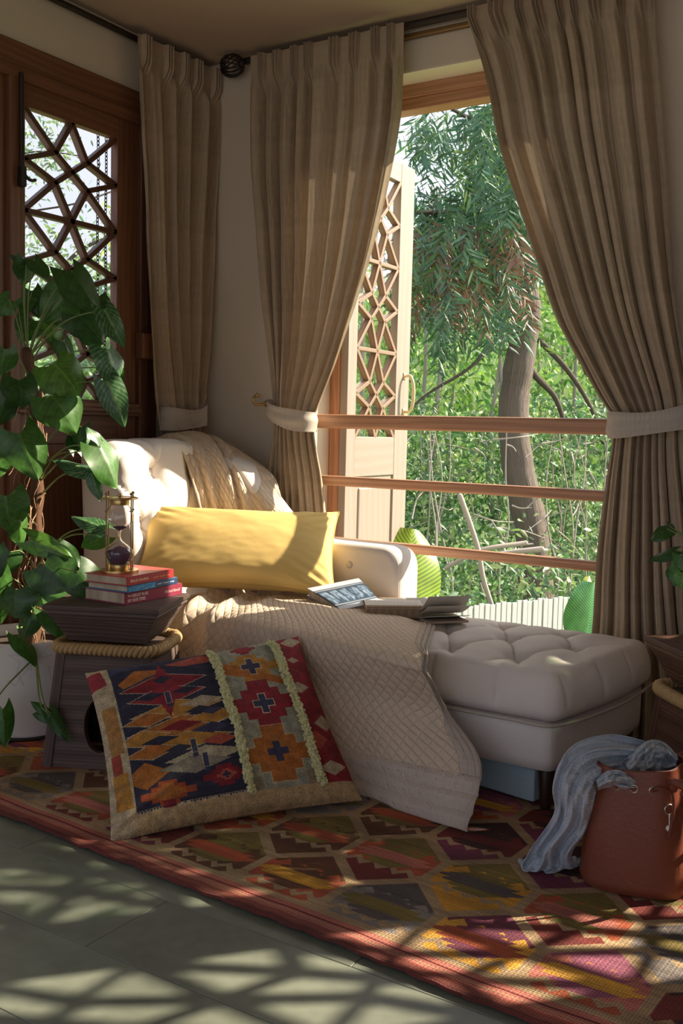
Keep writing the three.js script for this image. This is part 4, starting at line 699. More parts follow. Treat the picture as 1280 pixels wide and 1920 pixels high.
// ---------------------------------------------------------------- hourglass
{
  const t = thing('hourglass', 'small brass-framed hourglass with purple sand on top of the stacked books', 'hourglass', [-2.232, 0.594, -2.252], R(15)); t.scale.set(1.18, 1, 1.18);
  const plate = (y, r) => { const g = new THREE.CylinderGeometry(r, r, 0.007, 40); g.translate(0, y, 0); return g; }, ring = (y) => { const g = lathe([[0.021, -0.009], [0.0245, -0.009], [0.0245, 0.009], [0.021, 0.009], [0.021, -0.009]], 32); g.translate(0, y, 0); return g; };
  mesh('base_plate', merge([plate(0.0035, 0.049), ring(0.016)]), M.brass, t);
  const topRing = new THREE.TorusGeometry(0.045, 0.0028, 8, 48); topRing.rotateX(Math.PI / 2); topRing.translate(0, 0.228, 0);
  mesh('top_plate', merge([topRing, ring(0.216), plate(0.2265, 0.027), tube([[-0.045, 0.228, 0], [0.045, 0.228, 0]], 0.0022, 2, 6), tube([[0, 0.228, -0.045], [0, 0.228, 0.045]], 0.0022, 2, 6), new THREE.SphereGeometry(0.006, 12, 8).translate(0, 0.236, 0)]), M.brass, t);
  for (let i = 0; i < 4; i++) { const a = i * Math.PI / 2 + 0.35, x = Math.cos(a) * 0.0445, z = Math.sin(a) * 0.0445; mesh('rod', merge([tube([[x, 0, z], [x, 0.240, z]], 0.0019, 2, 8), new THREE.SphereGeometry(0.0042, 10, 8).translate(x, 0.243, z), new THREE.CylinderGeometry(0.0042, 0.0042, 0.004, 10).translate(x, 0.19, z), new THREE.CylinderGeometry(0.0042, 0.0042, 0.004, 10).translate(x, 0.012, z)]), M.brassDark, t); }
  const prof = []; for (let i = 0; i <= 48; i++) { const k = i / 48, y = 0.010 + k * 0.205, q = Math.abs(k - 0.5) * 2, r = 0.0032 + 0.034 * Math.pow(Math.sin(Math.PI * clamp(0.02 + q * 0.90)), 0.75) * smooth(0.02, 0.5, q); prof.push([r, y]); }
  mesh('glass_bulbs', lathe([...prof, ...prof.map(([r, y]) => [Math.max(r - 0.0016, 0.0012), y]).reverse(), prof[0]], 56), std([1, 1, 1], 0.0, { transmission: 1, thickness: 0.0016, ior: 1.45 }), t);
  const sand = [[0, 0.011]]; for (const [r, y] of prof) if (y < 0.062) sand.push([r - 0.0022, y]); sand.push([sand[sand.length - 1][0] * 0.5, 0.072], [0, 0.079]);
  mesh('sand', lathe(sand, 40), std([0.13, 0.06, 0.12], 0.9), t);
  mesh('sand', lathe([[0, 0.128], [0.007, 0.1305], [0.0185, 0.1375], [0.012, 0.141], [0, 0.1375]], 32), std([0.13, 0.06, 0.12], 0.9), t);
}
// ---------------------------------------------------------------- books on the seat
{
  const strip = canvasTex(1024, 512, (c, w, h) => {
    c.fillStyle = '#d5dade'; c.fillRect(0, 0, w, h); c.fillStyle = '#3d5267'; c.fillRect(0, 90, w, 360);
    for (let i = 0; i < 5; i++) { for (let k = 0; k < 40; k++) { c.fillStyle = ['#7d95ab', '#8fa6ba', '#a9bccb', '#5f7a93'][(k * 7 + i) % 4]; c.globalAlpha = 0.6; c.fillRect(20 + i * 202 + hash(k, i) * 150, 150 + hash(i, k + 4) * 200, 20 + 40 * hash(k, 3), 20 + 60 * hash(k, 5)); } c.globalAlpha = 1; c.fillStyle = '#263647'; c.fillRect(i * 202, 140, 16, 262); }
    c.fillStyle = '#d5dade'; for (let i = 0; i < 34; i++) { c.fillRect(6 + i * 30.2, 106, 16, 18); c.fillRect(6 + i * 30.2, 416, 16, 18); }
  });
  const t = thing('book', 'book with a film-strip cover, propped open on the chaise seat', 'book');
  // two boards meet at a ridge; the front board faces the camera
  const a = at(576, 1103, 3.47), b = at(672, 1084, 3.52), c = at(712, 1127, 3.40), d = at(640, 1143, 3.34);
  const n = b.clone().sub(a).cross(d.clone().sub(a)).normalize(); if (n.z < 0) n.negate();
  const q = (u, v, l) => a.clone().lerp(b, u).lerp(d.clone().lerp(c, u), v).addScaledVector(n, l);
  mesh('cover', sheet(8, 8, (u, v) => q(u, v, 0.004 * Math.sin(Math.PI * v)), 0.003, [1, -1]), std([1, 1, 1], 0.35, { map: strip }), t);
  const back = n.clone().negate();
  mesh('pages', sheet(8, 8, (u, v) => q(lerp(0.01, 0.99, u), lerp(0.02, 0.98, v), -0.004), 0.026, [1, 0.3]), paperMat, t);
  const a2 = a.clone().add(V(-0.02, -0.10, -0.09)), b2 = b.clone().add(V(-0.02, -0.12, -0.09));
  mesh('back_cover', sheet(4, 4, (u, v) => a.clone().lerp(b, u).lerp(a2.clone().lerp(b2, u), v).addScaledVector(back, 0.03 * (1 - v)), 0.003, [1, 1]), std([0.5, 0.53, 0.56], 0.5), t);
  const page = canvasTex(256, 256, (k) => { k.fillStyle = '#e6e0d6'; k.fillRect(0, 0, 256, 256); k.fillStyle = '#b7b0a4'; for (let i = 0; i < 24; i++) k.fillRect(20, 14 + i * 10, 150 + 60 * hash(i), 2); });
  const o = thing('book', 'thick worn brown book lying open beside the film-strip book on the seat', 'book', [-1.665, 0.434, -2.955], R(-52));
  const half = (s) => { const f = (u, v) => V(s * (0.004 + u * 0.115), (s > 0 ? 0.026 : 0.016) + 0.026 * Math.pow(Math.sin(Math.PI * clamp(0.15 + u * 0.72)), 0.8) * (1 - u * 0.35), (v - 0.5) * 0.19); return s > 0 ? sheet(12, 4, (u, v) => f(u, 1 - v), 0, [1, 1]) : sheet(12, 4, f, 0, [1, 1]); };
  mesh('page_block', merge([cbox(0.112, 0.040, 0.188, 0.002, 0.062, 0.021, 0), cbox(0.112, 0.030, 0.188, 0.002, -0.062, 0.016, 0)]), std([0.45, 0.33, 0.22], 0.9, { map: rep(T.wood, 40, 1) }), o);
  mesh('open_pages', merge([half(1), half(-1)]), std([1, 1, 1], 0.8, { map: page, side: THREE.DoubleSide }), o);
  mesh('cover', cbox(0.25, 0.003, 0.20, 0.001, 0, 0.001, 0), std([0.16, 0.09, 0.05], 0.6), o);
  const p = thing('magazine', 'pale open magazine with curling pages at the edge of the seat', 'magazine', [-1.50, 0.432, -2.985], R(-40));
  const leafF = (k) => (u, v) => V((u - 0.5) * 0.20, 0.004 + k * 0.010 + 0.045 * (0.4 + k * 0.5) * Math.pow(Math.abs(u - 0.5) * 2, 1.6) * (u > 0.5 ? 1 : 0.4), (v - 0.5) * 0.15);
  for (let k = 0; k < 3; k++) mesh('page', sheet(20, 4, (u, v) => leafF(k)(u, 1 - v), 0.0012, [1, 1]), std([0.78, 0.76, 0.74], 0.7, { map: page }), p);
  mesh('page_block', cbox(0.19, 0.008, 0.145, 0.002, 0, 0.001, 0), std([0.42, 0.33, 0.25], 0.9), p);
}
// ---------------------------------------------------------------- storage box under the chaise
{
  const t = thing('storage_box', 'pale blue flat box standing under the chaise beside its front leg', 'box', [-1.175, 0.017, -2.79], R(-10));
  mesh('box', merge([cbox(0.40, 0.094, 0.26, 0.006, 0, 0.047, 0), cbox(0.404, 0.004, 0.264, 0.001, 0, 0.062, 0)]), std([0.42, 0.56, 0.62], 0.6), t);
}
// ---------------------------------------------------------------- leather bucket bag
Object.assign(M, {
  leather: std([0.19, 0.05, 0.024], 0.42, { bumpMap: rep(T.leather, 8, 8), bumpScale: 0.0008 }),
  leatherIn: std([0.20, 0.08, 0.04], 0.7),
  pearl: std([0.75, 0.72, 0.66], 0.25),
});
{
  const bx = -0.63, bz = -2.33, t = thing('bucket_bag', 'tan leather bucket bag with metal eyelets, standing on the rug by the chaise foot', 'bag', [bx, 0.015, bz], R(14));
  const Hh = 0.285, prof = (ang, v) => { const w = lerp(0.123, 0.098, v) * (1 + 0.015 * Math.sin(v * Math.PI)), n = 3.2, c = Math.cos(ang), s = Math.sin(ang), r = w / Math.pow(Math.pow(Math.abs(c), n) + Math.pow(Math.abs(s), n), 1 / n), round = v < 0.05 ? 0.94 + 0.06 * Math.sin((v / 0.05) * Math.PI / 2) : 1; return [r * round * c, r * round * s * 0.94]; };
  const wall = (u, v) => { const a = u * Math.PI * 2, [x, z] = prof(a, v), dent = 0.010 * smooth(0.3, 0.7, v) * Math.exp(-(((a - 0.55) / 0.25) ** 2)), lip = 0.006 * Math.sin(a * 2 + 0.8) * smooth(0.8, 1, v); return V(x * (1 - dent * 8), v * Hh + lip, z * (1 - dent * 8)); };
  mesh('body', merge([sheet(120, 40, (u, v) => wall(1 - u, v), 0.003, [0.75, 0.3]), new THREE.CylinderGeometry(0.108, 0.108, 0.004, 48).translate(0, 0.004, 0)]), M.leather, t);
  for (const a of [0.78, 0.78 + Math.PI, 0.78 + Math.PI / 2 + 0.1]) mesh('seam', tube([0.02, 0.2, 0.4, 0.6, 0.8, 0.985].map((v) => { const p = wall(a / (Math.PI * 2), v); return [p.x * 1.008, p.y, p.z * 1.008]; }), 0.0024, 30, 6), M.leather, t);
  mesh('rim', tube(new THREE.CatmullRomCurve3(Array.from({ length: 40 }, (_, i) => wall(i / 40, 1)), true), 0.0026, 160, 6, true), M.leather, t);
  // eyelets: rings in the leather with the cord running between them
  const ey = [0.20, 0.262, 0.318, 0.385, 0.46, 0.09, 0.03].map((u) => ({ u, p: wall(u, 0.855), n: wall(u, 0.855).setY(0).normalize() }));
  for (const e of ey) { const g = new THREE.TorusGeometry(0.0085, 0.0022, 8, 24); g.lookAt(e.n); g.translate(e.p.x + e.n.x * 0.002, e.p.y, e.p.z + e.n.z * 0.002); mesh('eyelet', g, M.steel, t); }
  const out = (e, d) => [e.p.x + e.n.x * d, e.p.y, e.p.z + e.n.z * d];
  mesh('drawstring', merge([tube([out(ey[1], -0.004), out(ey[1], 0.004), [(ey[1].p.x + ey[2].p.x) / 2 + ey[1].n.x * 0.006, ey[1].p.y + 0.002, (ey[1].p.z + ey[2].p.z) / 2 + ey[1].n.z * 0.006], out(ey[2], 0.004), out(ey[2], -0.004)], 0.0028, 20, 8), tube([out(ey[0], 0.002), [ey[0].p.x + 0.014, ey[0].p.y + 0.012, ey[0].p.z + 0.022], [ey[0].p.x + 0.04, ey[0].p.y + 0.004, ey[0].p.z + 0.012], [ey[0].p.x + 0.045, ey[0].p.y - 0.05, ey[0].p.z + 0.010], [ey[0].p.x + 0.038, ey[0].p.y - 0.10, ey[0].p.z + 0.012]], 0.0035, 30, 8)]), M.leather, t);
  const c = wall(0.155, 0.72), n = V(c.x, 0, c.z).normalize();
  const ring = new THREE.TorusGeometry(0.011, 0.0018, 8, 28); ring.lookAt(n); ring.translate(c.x + n.x * 0.005, c.y, c.z + n.z * 0.005);
  mesh('ring', ring, M.steel, t);
  mesh('charm', merge([new THREE.SphereGeometry(0.0075, 14, 10).translate(c.x + n.x * 0.009, c.y - 0.042, c.z + n.z * 0.009), tube([[c.x + n.x * 0.007, c.y - 0.011, c.z + n.z * 0.007], [c.x + n.x * 0.009, c.y - 0.035, c.z + n.z * 0.009]], 0.0014, 4, 6)]), M.pearl, t);
  const c2 = wall(0.02, 0.55); mesh('charm', new THREE.SphereGeometry(0.0075, 14, 10).translate(c2.x + 0.01, c2.y, c2.z), M.pearl, t);
  // tubular strap swinging out to the right
  const st = wall(0.15, 0.90);
  mesh('strap', merge([tube([[st.x * 0.98, st.y + 0.006, st.z], [st.x + 0.014, st.y + 0.014, st.z + 0.022], [st.x + 0.05, st.y + 0.004, st.z + 0.030], [st.x + 0.10, st.y - 0.022, st.z + 0.012], [st.x + 0.17, st.y - 0.035, st.z - 0.06], [st.x + 0.20, st.y - 0.03, st.z - 0.16], [st.x + 0.14, st.y + 0.02, st.z - 0.23], [0.02, Hh - 0.03, -0.086]], (k) => 0.0075 + 0.003 * Math.exp(-(((k - 0.08) / 0.05) ** 2)), 80, 10), tube([[st.x + 0.012, st.y - 0.004, st.z + 0.018], [st.x + 0.02, st.y + 0.018, st.z + 0.028], [st.x + 0.038, st.y + 0.014, st.z + 0.030], [st.x + 0.030, st.y - 0.01, st.z + 0.022]], 0.0065, 24, 8)]), M.leather, t);
}
// ---------------------------------------------------------------- gauze scarf spilling from the bag
{
  T.gauze = dataTex(256, 256, (u, v) => clamp(0.45 + 0.8 * (tg(u, v, 4) - 0.45) + 0.22 * Math.sin((v * 40 + tg(u, (v * 2) % 1, 3) * 7) * Math.PI)), false);
  function tg(u, v, o) { return (tg.f ??= tile(5, 91))(u, v, o); }
  const mat = std([0.50, 0.56, 0.64], 0.9, { bumpMap: rep(T.gauze, 3, 3), bumpScale: 0.0025, side: THREE.DoubleSide, transmission: 0.12, sheen: 0.3 });
  const t = thing('scarf', 'crinkled blue-grey gauze scarf spilling out of the bag on to the rug', 'scarf');
  const run = (Lp, Rp, D, sd, amp, name, k = 2.4) => {
    const A = Lp.map((p, i) => at(p[0], p[1], D[i])), B = Rp.map((p, i) => at(p[0], p[1], D[i]));
    const S = loft(A.map((a, i) => [0, 0.25, 0.5, 0.75, 1].map((s) => a.clone().lerp(B[i], s))));
    const view = camera.position.clone().sub(A[0]).normalize();
    const fn = (u, v) => { const p = S(u, v), f = amp * (0.6 * Math.sin(u * k * 6.28 + sd + 4.0 * noise(v * 2.2, sd, 1) + v * 2.3) + 0.22 * Math.sin(u * k * 15 + v * 7 + sd * 2 + 5 * noise(u * 2, v * 3, sd)) + 1.3 * noise(u * 4, v * 4, sd) + 0.7 * noise(u * 9, v * 10, sd)) + 0.035 * Math.sin(Math.PI * u) * 0.9; p.addScaledVector(view, f); p.y = Math.max(p.y, 0.02 + 0.004 * (noise(u * 9, v * 9) + 1)); return p; };
    mesh(name, sheet(80, 120, fn, 0.0015, [0.4, 0.9]), mat, t);
  };
  run([[1215, 1392], [1150, 1378], [1085, 1392], [1048, 1432], [1036, 1475], [1038, 1525], [1000, 1585], [985, 1612], [967, 1640]], [[1230, 1446], [1180, 1458], [1135, 1468], [1118, 1484], [1112, 1512], [1098, 1558], [1072, 1602], [1085, 1632], [1060, 1662]], [2.40, 2.38, 2.34, 2.32, 2.33, 2.36, 2.38, 2.40, 2.41], 1.3, 0.022, 'drape');
  run([[1170, 1425], [1195, 1402], [1222, 1388], [1248, 1395], [1270, 1420]], [[1188, 1470], [1205, 1462], [1222, 1452], [1244, 1456], [1262, 1446]], [2.34, 2.36, 2.38, 2.40, 2.38], 4.1, 0.018, 'bunch', 2);
  run([[1118, 1462], [1140, 1446], [1165, 1446], [1188, 1456], [1208, 1462]], [[1120, 1482], [1142, 1476], [1166, 1478], [1186, 1484], [1204, 1486]], [2.30, 2.29, 2.29, 2.30, 2.32], 6.2, 0.012, 'tuck', 2);
  run([[972, 1625], [990, 1618], [1015, 1612], [1045, 1608], [1080, 1612]], [[985, 1668], [1005, 1672], [1030, 1676], [1058, 1672], [1088, 1655]], [2.44, 2.43, 2.43, 2.43, 2.45], 9.2, 0.014, 'fold', 2);
}
// ---------------------------------------------------------------- plants
T.leaf = canvasTex(256, 256, (c) => {
  c.fillStyle = '#ffffff'; c.fillRect(0, 0, 256, 256); const im = c.getImageData(0, 0, 256, 256), d = im.data;
  for (let y = 0; y < 256; y++) for (let x = 0; x < 256; x++) { const u = Math.abs(x / 255 - 0.5) * 2, v = 1 - y / 255, s = v - u * 0.42, k = s * 9, fv = Math.abs(k - Math.round(k)), vein = Math.max(Math.exp(-u / 0.03), 0.55 * Math.exp(-fv / 0.06) * smooth(0, 0.1, u) * smooth(1.0, 0.7, u)), n = 0.88 + 0.2 * noise(x * 0.03, y * 0.03, 2), o = (y * 256 + x) * 4; d[o] = clamp(n * 0.78 + vein * 0.42) * 255; d[o + 1] = clamp(n * 0.86 + vein * 0.22) * 255; d[o + 2] = clamp(n * 0.72 + vein * 0.4) * 255; }
  c.putImageData(im, 0, 0);
});
T.leafPale = canvasTex(256, 256, (c) => {
  c.fillStyle = '#ffffff'; c.fillRect(0, 0, 256, 256); const im = c.getImageData(0, 0, 256, 256), d = im.data;
  for (let y = 0; y < 256; y++) for (let x = 0; x < 256; x++) { const u = Math.abs(x / 255 - 0.5) * 2, v = 1 - y / 255, s = v - u * 0.42, k = s * 9, fv = Math.abs(k - Math.round(k)), vein = Math.max(Math.exp(-u / 0.12), 0.9 * Math.exp(-fv / 0.14)), p = clamp(vein + 0.5 * noise(x * 0.035, y * 0.035, 5)), o = (y * 256 + x) * 4; d[o] = lerp(0.30, 0.95, p) * 255; d[o + 1] = lerp(0.55, 1.0, p) * 255; d[o + 2] = lerp(0.36, 0.86, p) * 255; }
  c.putImageData(im, 0, 0);
});
const leafMat = (rgb, map, o = {}) => std(rgb, 0.42, { map, side: THREE.DoubleSide, transmission: 0.48, thickness: 0, ...o });
Object.assign(M, {
  leafDark: leafMat([0.10, 0.28, 0.06], T.leaf), leafMid: leafMat([0.19, 0.47, 0.09], T.leaf), leafBright: leafMat([0.33, 0.66, 0.12], T.leaf), leafPale: leafMat([0.40, 0.55, 0.33], T.leafPale),
  stem: std([0.20, 0.26, 0.08], 0.6), root: std([0.48, 0.29, 0.17], 0.8), soil: std([0.06, 0.04, 0.03], 0.95), moss: std([0.26, 0.13, 0.07], 0.95, { bumpMap: rep(T.leather, 6, 20), bumpScale: 0.01 }),
});
// arrowhead leaf from the stalk (0,0,0) along +y, its upper face towards +z
function arrowLeaf(L, W, curl = 0.15, fold = 0.25, sd = 0) {
  const g = sheet(14, 18, (u, v0) => {
    const s = u * 2 - 1, v = 1 - v0, hw = W / 2 * Math.pow(Math.sin(Math.PI * clamp(0.19 + 0.81 * v) ), 0.8) * (1 - 0.25 * v * v), lobe = 0.30 * L * Math.pow(Math.abs(s), 1.6) * Math.pow(1 - v, 2.2), y = v * L - lobe, x = s * hw * (1 + 0.1 * (1 - v));
    const z = -curl * L * v * v - fold * Math.abs(s) * hw + 0.06 * W * Math.sin(v * 9 + sd) * s * s + 0.012 * noise(s * 2 + sd, v * 3);
    return V(x, y, z);
  }, 0.0006);
  const uv = g.attributes.uv; for (let i = 0; i < uv.count; i++) uv.setY(i, 1 - uv.getY(i)); return g;
}
const leafShapes = [0, 1, 2, 3, 4].map((i) => arrowLeaf(1, 0.78 + 0.06 * (i % 3), 0.10 + 0.06 * i, 0.18 + 0.07 * (i % 4), i * 2.1));
function placeLeaf(parent, base, tip, width, mat, face, k) {
  const y = tip.clone().sub(base), L = y.length(); y.normalize(); const z = face.clone().sub(y.clone().multiplyScalar(face.dot(y))).normalize(), x = y.clone().cross(z);
  const m = mesh('leaf', leafShapes[k % 5], mat, parent); m.matrix.makeBasis(x, y, z).scale(V(width / 0.8, L, (L + width) / 2)).setPosition(base); m.matrix.decompose(m.position, m.quaternion, m.scale); return m;
}
T.crackle = canvasTex(512, 512, (c) => {
  c.fillStyle = '#f1ede6'; c.fillRect(0, 0, 512, 512); seed(5); c.strokeStyle = '#6d655c';
  for (let i = 0; i < 46; i++) { let x = rr(0, 512), y = rr(0, 512); c.globalAlpha = rr(0.15, 0.5); c.lineWidth = rr(0.5, 1.4); c.beginPath(); c.moveTo(x, y); for (let k = 0; k < 9; k++) { x += rr(-26, 26); y += rr(-26, 26); c.lineTo(x, y); } c.stroke(); }
  for (let i = 0; i < 90; i++) { c.globalAlpha = rr(0.05, 0.2); c.fillStyle = '#7d766c'; c.beginPath(); c.ellipse(rr(0, 512), rr(0, 512), rr(1, 6), rr(1, 14), 0, 0, 7); c.fill(); } c.globalAlpha = 1;
});
M.potWhite = std([0.86, 0.85, 0.84], 0.55, { map: T.crackle });
{
  const px = -2.672, pz = -2.265, t = thing('potted_climber', 'tall arrowhead vine climbing a moss pole in a white crackled pot', 'plant', [px, 0.004, pz]);
  const pot = mesh('pot', lathe([[0, 0.012], [0.128, 0.012], [0.134, 0.022], [0.155, 0.12], [0.172, 0.24], [0.181, 0.325], [0.186, 0.335], [0.178, 0.338], [0.172, 0.325], [0.165, 0.29], [0, 0.29]], 64), M.potWhite, t);
  mesh('saucer', lathe([[0, 0], [0.135, 0], [0.142, 0.012], [0.138, 0.016], [0, 0.014]], 48), M.iron, t);
  mesh('soil', lathe([[0, 0.312], [0.10, 0.308], [0.168, 0.300]], 32), M.soil, t);
  const toL = (p) => p.clone().sub(t.position);
  const D = 3.36, axis = [at(75, 1215, D), at(70, 1100, D), at(68, 960, D), at(72, 850, D), at(66, 760, D), at(50, 660, D)].map(toL);
  const pole = new THREE.CatmullRomCurve3([V(0.02, 0.30, 0), ...axis.slice(1)]);
  mesh('moss_pole', tube(pole, (k) => 0.026 + 0.004 * Math.sin(k * 40) - 0.01 * k, 60, 10), M.moss, t);
  seed(301);
  const roots = [];
  for (let i = 0; i < 46; i++) { const k = rr(0.08, 0.9), p = pole.getPointAt(k), a = rr(0, 6.28), r0 = 0.028, q = [p.clone().add(V(Math.cos(a) * r0, 0, Math.sin(a) * r0))]; let x = q[0].clone(); for (let s = 0; s < 5; s++) { x = x.clone().add(V(rr(-0.02, 0.024), rr(-0.06, -0.015), rr(-0.02, 0.024))); q.push(x); } roots.push(tube(q, (z) => 0.0028 * (1 - 0.7 * z), 14, 5)); }
  mesh('aerial_roots', merge(roots), M.root, t);
  const face0 = V(0.80, 0.42, 0.46);
  // [stalk x, y, tip x, y, width in px, depth offset, shade]
  const Lf = [[50, 490, 45, 535, 46, 0, 0], [64, 487, 93, 520, 30, 0, 0], [46, 488, 20, 470, 30, 0.02, 0], [135, 507, 195, 580, 78, -0.05, 0], [128, 545, 80, 603, 62, 0, 1], [196, 580, 234, 650, 44, -0.1, 3], [148, 588, 196, 640, 62, -0.02, 0], [202, 655, 226, 716, 62, -0.08, 3], [102, 682, 152, 730, 88, -0.1, 2], [98, 742, 150, 800, 84, -0.12, 1], [36, 712, 44, 765, 66, -0.1, 0], [36, 812, 74, 896, 72, -0.16, 1], [10, 930, 18, 1002, 66, -0.16, 1], [36, 975, 46, 1026, 42, -0.12, 1], [55, 1012, 127, 1040, 38, -0.14, 2], [83, 1057, 140, 1102, 92, -0.16, 0], [145, 1072, 190, 1120, 64, -0.22, 0], [30, 1105, 24, 1158, 66, -0.16, 0], [76, 1112, 150, 1126, 46, -0.14, 0], [-2, 1085, 6, 1172, 44, -0.16, 1], [82, 1145, 126, 1202, 34, -0.2, 1], [34, 1192, 78, 1248, 36, -0.2, 1], [188, 838, 230, 912, 64, -0.12, 1], [176, 884, 98, 850, 38, -0.08, 3], [186, 842, 176, 798, 42, -0.06, 3], [142, 846, 128, 812, 26, 0, 0], [196, 1004, 150, 1030, 36, -0.06, 1], [196, 990, 134, 962, 30, -0.06, 3], [172, 888, 191, 938, 26, -0.1, 3], [202, 716, 233, 795, 46, -0.1, 3], [18, 562, -14, 590, 42, 0, 1], [34, 575, 66, 556, 34, 0.02, 1], [112, 572, 140, 610, 50, 0.04, 1], [8, 655, -2, 705, 46, -0.06, 1], [96, 600, 112, 650, 40, 0.03, 2], [160, 615, 188, 655, 40, 0.02, 1], [60, 600, 40, 640, 44, 0.04, 1], [175, 560, 180, 600, 46, 0.06, 0], [120, 640, 150, 690, 46, 0.05, 0], [10, 745, -6, 800, 48, -0.05, 0], [4, 850, -10, 900, 44, -0.08, 1], [110, 1030, 150, 1062, 44, -0.02, 0], [20, 1035, 2, 1085, 40, -0.08, 0], [60, 1150, 40, 1200, 40, -0.1, 0], [208, 690, 220, 735, 36, -0.02, 1], [95, 1338, 132, 1392, 26, -0.36, 0], [88, 1336, 56, 1312, 16, -0.36, 0], [94, 1346, 60, 1338, 18, -0.36, 0], [4, 1330, 12, 1400, 40, -0.3, 1], [60, 545, 72, 590, 34, 0.06, 0], [152, 800, 140, 850, 36, 0.0, 0]];
  const mats = [M.leafDark, M.leafMid, M.leafBright, M.leafPale];
  Lf.forEach(([bx, by, tx, ty, w, dz, m], i) => {
    const d = D + dz, base = toL(at(bx, by, d)), tip = toL(at(tx, ty, d - 0.03 + 0.05 * hash(i, 3))), face = face0.clone().add(V(hash(i, 1) - 0.5, hash(i, 2) - 0.3, hash(i, 4) - 0.5).multiplyScalar(1.0));
    placeLeaf(t, base, tip, (w / FPX) * d * 1.12, mats[m], face, i);
    // stalk back to the pole
    let k = 0.5, best = 9; for (let s = 0; s <= 20; s++) { const q = pole.getPointAt(s / 20); const dd = Math.abs(q.y - base.y + 0.10); if (dd < best) { best = dd; k = s / 20; } }
    const r0 = pole.getPointAt(clamp(k, 0.02, 0.98)), mid = r0.clone().lerp(base, 0.55).add(V(0, 0.035, 0.01)); if (by > 1300) { r0.set(0.16, 0.30, 0.1); mid.set(base.x - 0.01, 0.2, base.z + 0.01); }
    mesh('stalk', tube([r0, mid, base], (z) => 0.0032 - 0.0012 * z, 14, 5), M.stem, t);
  });
}
{
  const pos = [-0.525, 0.513, -2.76], t = thing('potted_plant', 'small leafy plant in a round white pot on the reddish stool, at the right edge', 'plant', pos);
  mesh('pot', lathe([[0, 0], [0.045, 0], [0.062, 0.015], [0.088, 0.065], [0.097, 0.115], [0.093, 0.145], [0.098, 0.150], [0.090, 0.150], [0.088, 0.13], [0, 0.128]], 48), M.potWhite, t);
  mesh('soil', lathe([[0, 0.140], [0.05, 0.137], [0.087, 0.132]], 24), M.soil, t);
  const toL = (p) => p.clone().sub(t.position);
  [[1252, 992, 1220, 1010, 22, 0, 0], [1268, 1032, 1216, 1046, 20, -0.02, 0], [1250, 985, 1268, 996, 14, 0.02, 0], [1275, 1040, 1292, 1075, 26, -0.06, 1], [1270, 1060, 1262, 1098, 22, -0.04, 1], [1262, 1070, 1252, 1084, 18, 0, 3], [1285, 1060, 1310, 1085, 26, -0.02, 1], [1290, 1020, 1320, 1030, 26, 0, 0], [1280, 1075, 1276, 1104, 26, -0.08, 2], [1300, 1000, 1330, 990, 24, 0.05, 1], [1305, 1060, 1340, 1075, 24, 0.05, 0]].forEach(([bx, by, tx, ty, w, dz, m], i) => {
    const d = 2.68 + dz, base = toL(at(bx, by, d)), tip = toL(at(tx, ty, d - 0.01)); placeLeaf(t, base, tip, (w / FPX) * d * 1.3, [M.leafDark, M.leafMid, M.leafBright, M.leafPale][m], V(0.1, 0.7, 0.8), i + 2);
    mesh('stalk', tube([[0.01 * (hash(i) - 0.5), 0.13, 0.01], V(0, 0.16, 0).lerp(base, 0.5).add(V(0, 0.02, 0)), base], 0.0022, 12, 5), M.stem, t);
  });
}
// ---------------------------------------------------------------- outdoors
Object.assign(M, {
  bark: std([0.17, 0.135, 0.115], 0.95, { bumpMap: rep(T.leather, 3, 14), bumpScale: 0.02 }),
  twig: std([0.36, 0.32, 0.28], 0.9), earth: std([0.46, 0.43, 0.39], 0.95), hill: std([0.17, 0.25, 0.08], 1),
  fence: std([0.50, 0.51, 0.53], 0.6), fenceRail: std([0.6, 0.6, 0.6], 0.7),
});
{
  const g = struct('ground');
  mesh('earth', sheet(60, 60, (u, v) => { const x = lerp(-26, 16, u), z = lerp(-36, -3.4, 1 - v); const k = smooth(-10.5, -24, z); return V(x, -1.0 + 0.12 * noise(x, z) + 5.6 * k + 0.5 * k * noise(x * 0.4, z * 0.4, 3), z); }), M.hill, g);
  mesh('added_terrace', sheet(20, 20, (u, v) => V(lerp(-16, 16, u), -0.16 - 0.9 * smooth(1.5, 3.6, Math.abs(lerp(-16, 16, u))) * smooth(2.6, 1.5, lerp(-3.6, 16, 1 - v)), lerp(-3.6, 16, 1 - v))), M.earth, g);  // unseen pale ground, added to bounce fill light in through the back opening
}
// a small leaf bent along its rib: 8 triangles, tip along +y
function spray(L, W, bend) {
  const p = [], idx = [], rows = [[0, 0.12], [0.3, 0.95], [0.65, 0.75], [1, 0.04]];
  for (const [v, w] of rows) for (const s of [-1, 0, 1]) p.push(s * w * W / 2, v * L, -bend * L * v * v - Math.abs(s) * w * W * 0.18);
  for (let j = 0; j < 3; j++) for (let i = 0; i < 2; i++) { const a = j * 3 + i; idx.push(a, a + 1, a + 3, a + 1, a + 4, a + 3); }
  const g = new THREE.BufferGeometry(); g.setAttribute('position', new THREE.Float32BufferAttribute(p, 3)); g.setIndex(idx); g.computeVertexNormals(); g.setAttribute('uv', new THREE.Float32BufferAttribute(new Float32Array(p.length / 3 * 2), 2)); return g;
}
const leafOut = (tr) => std([1, 1, 1], 0.55, { side: THREE.DoubleSide, transmission: tr });
const dummy = new THREE.Object3D(), tint = new THREE.Color();
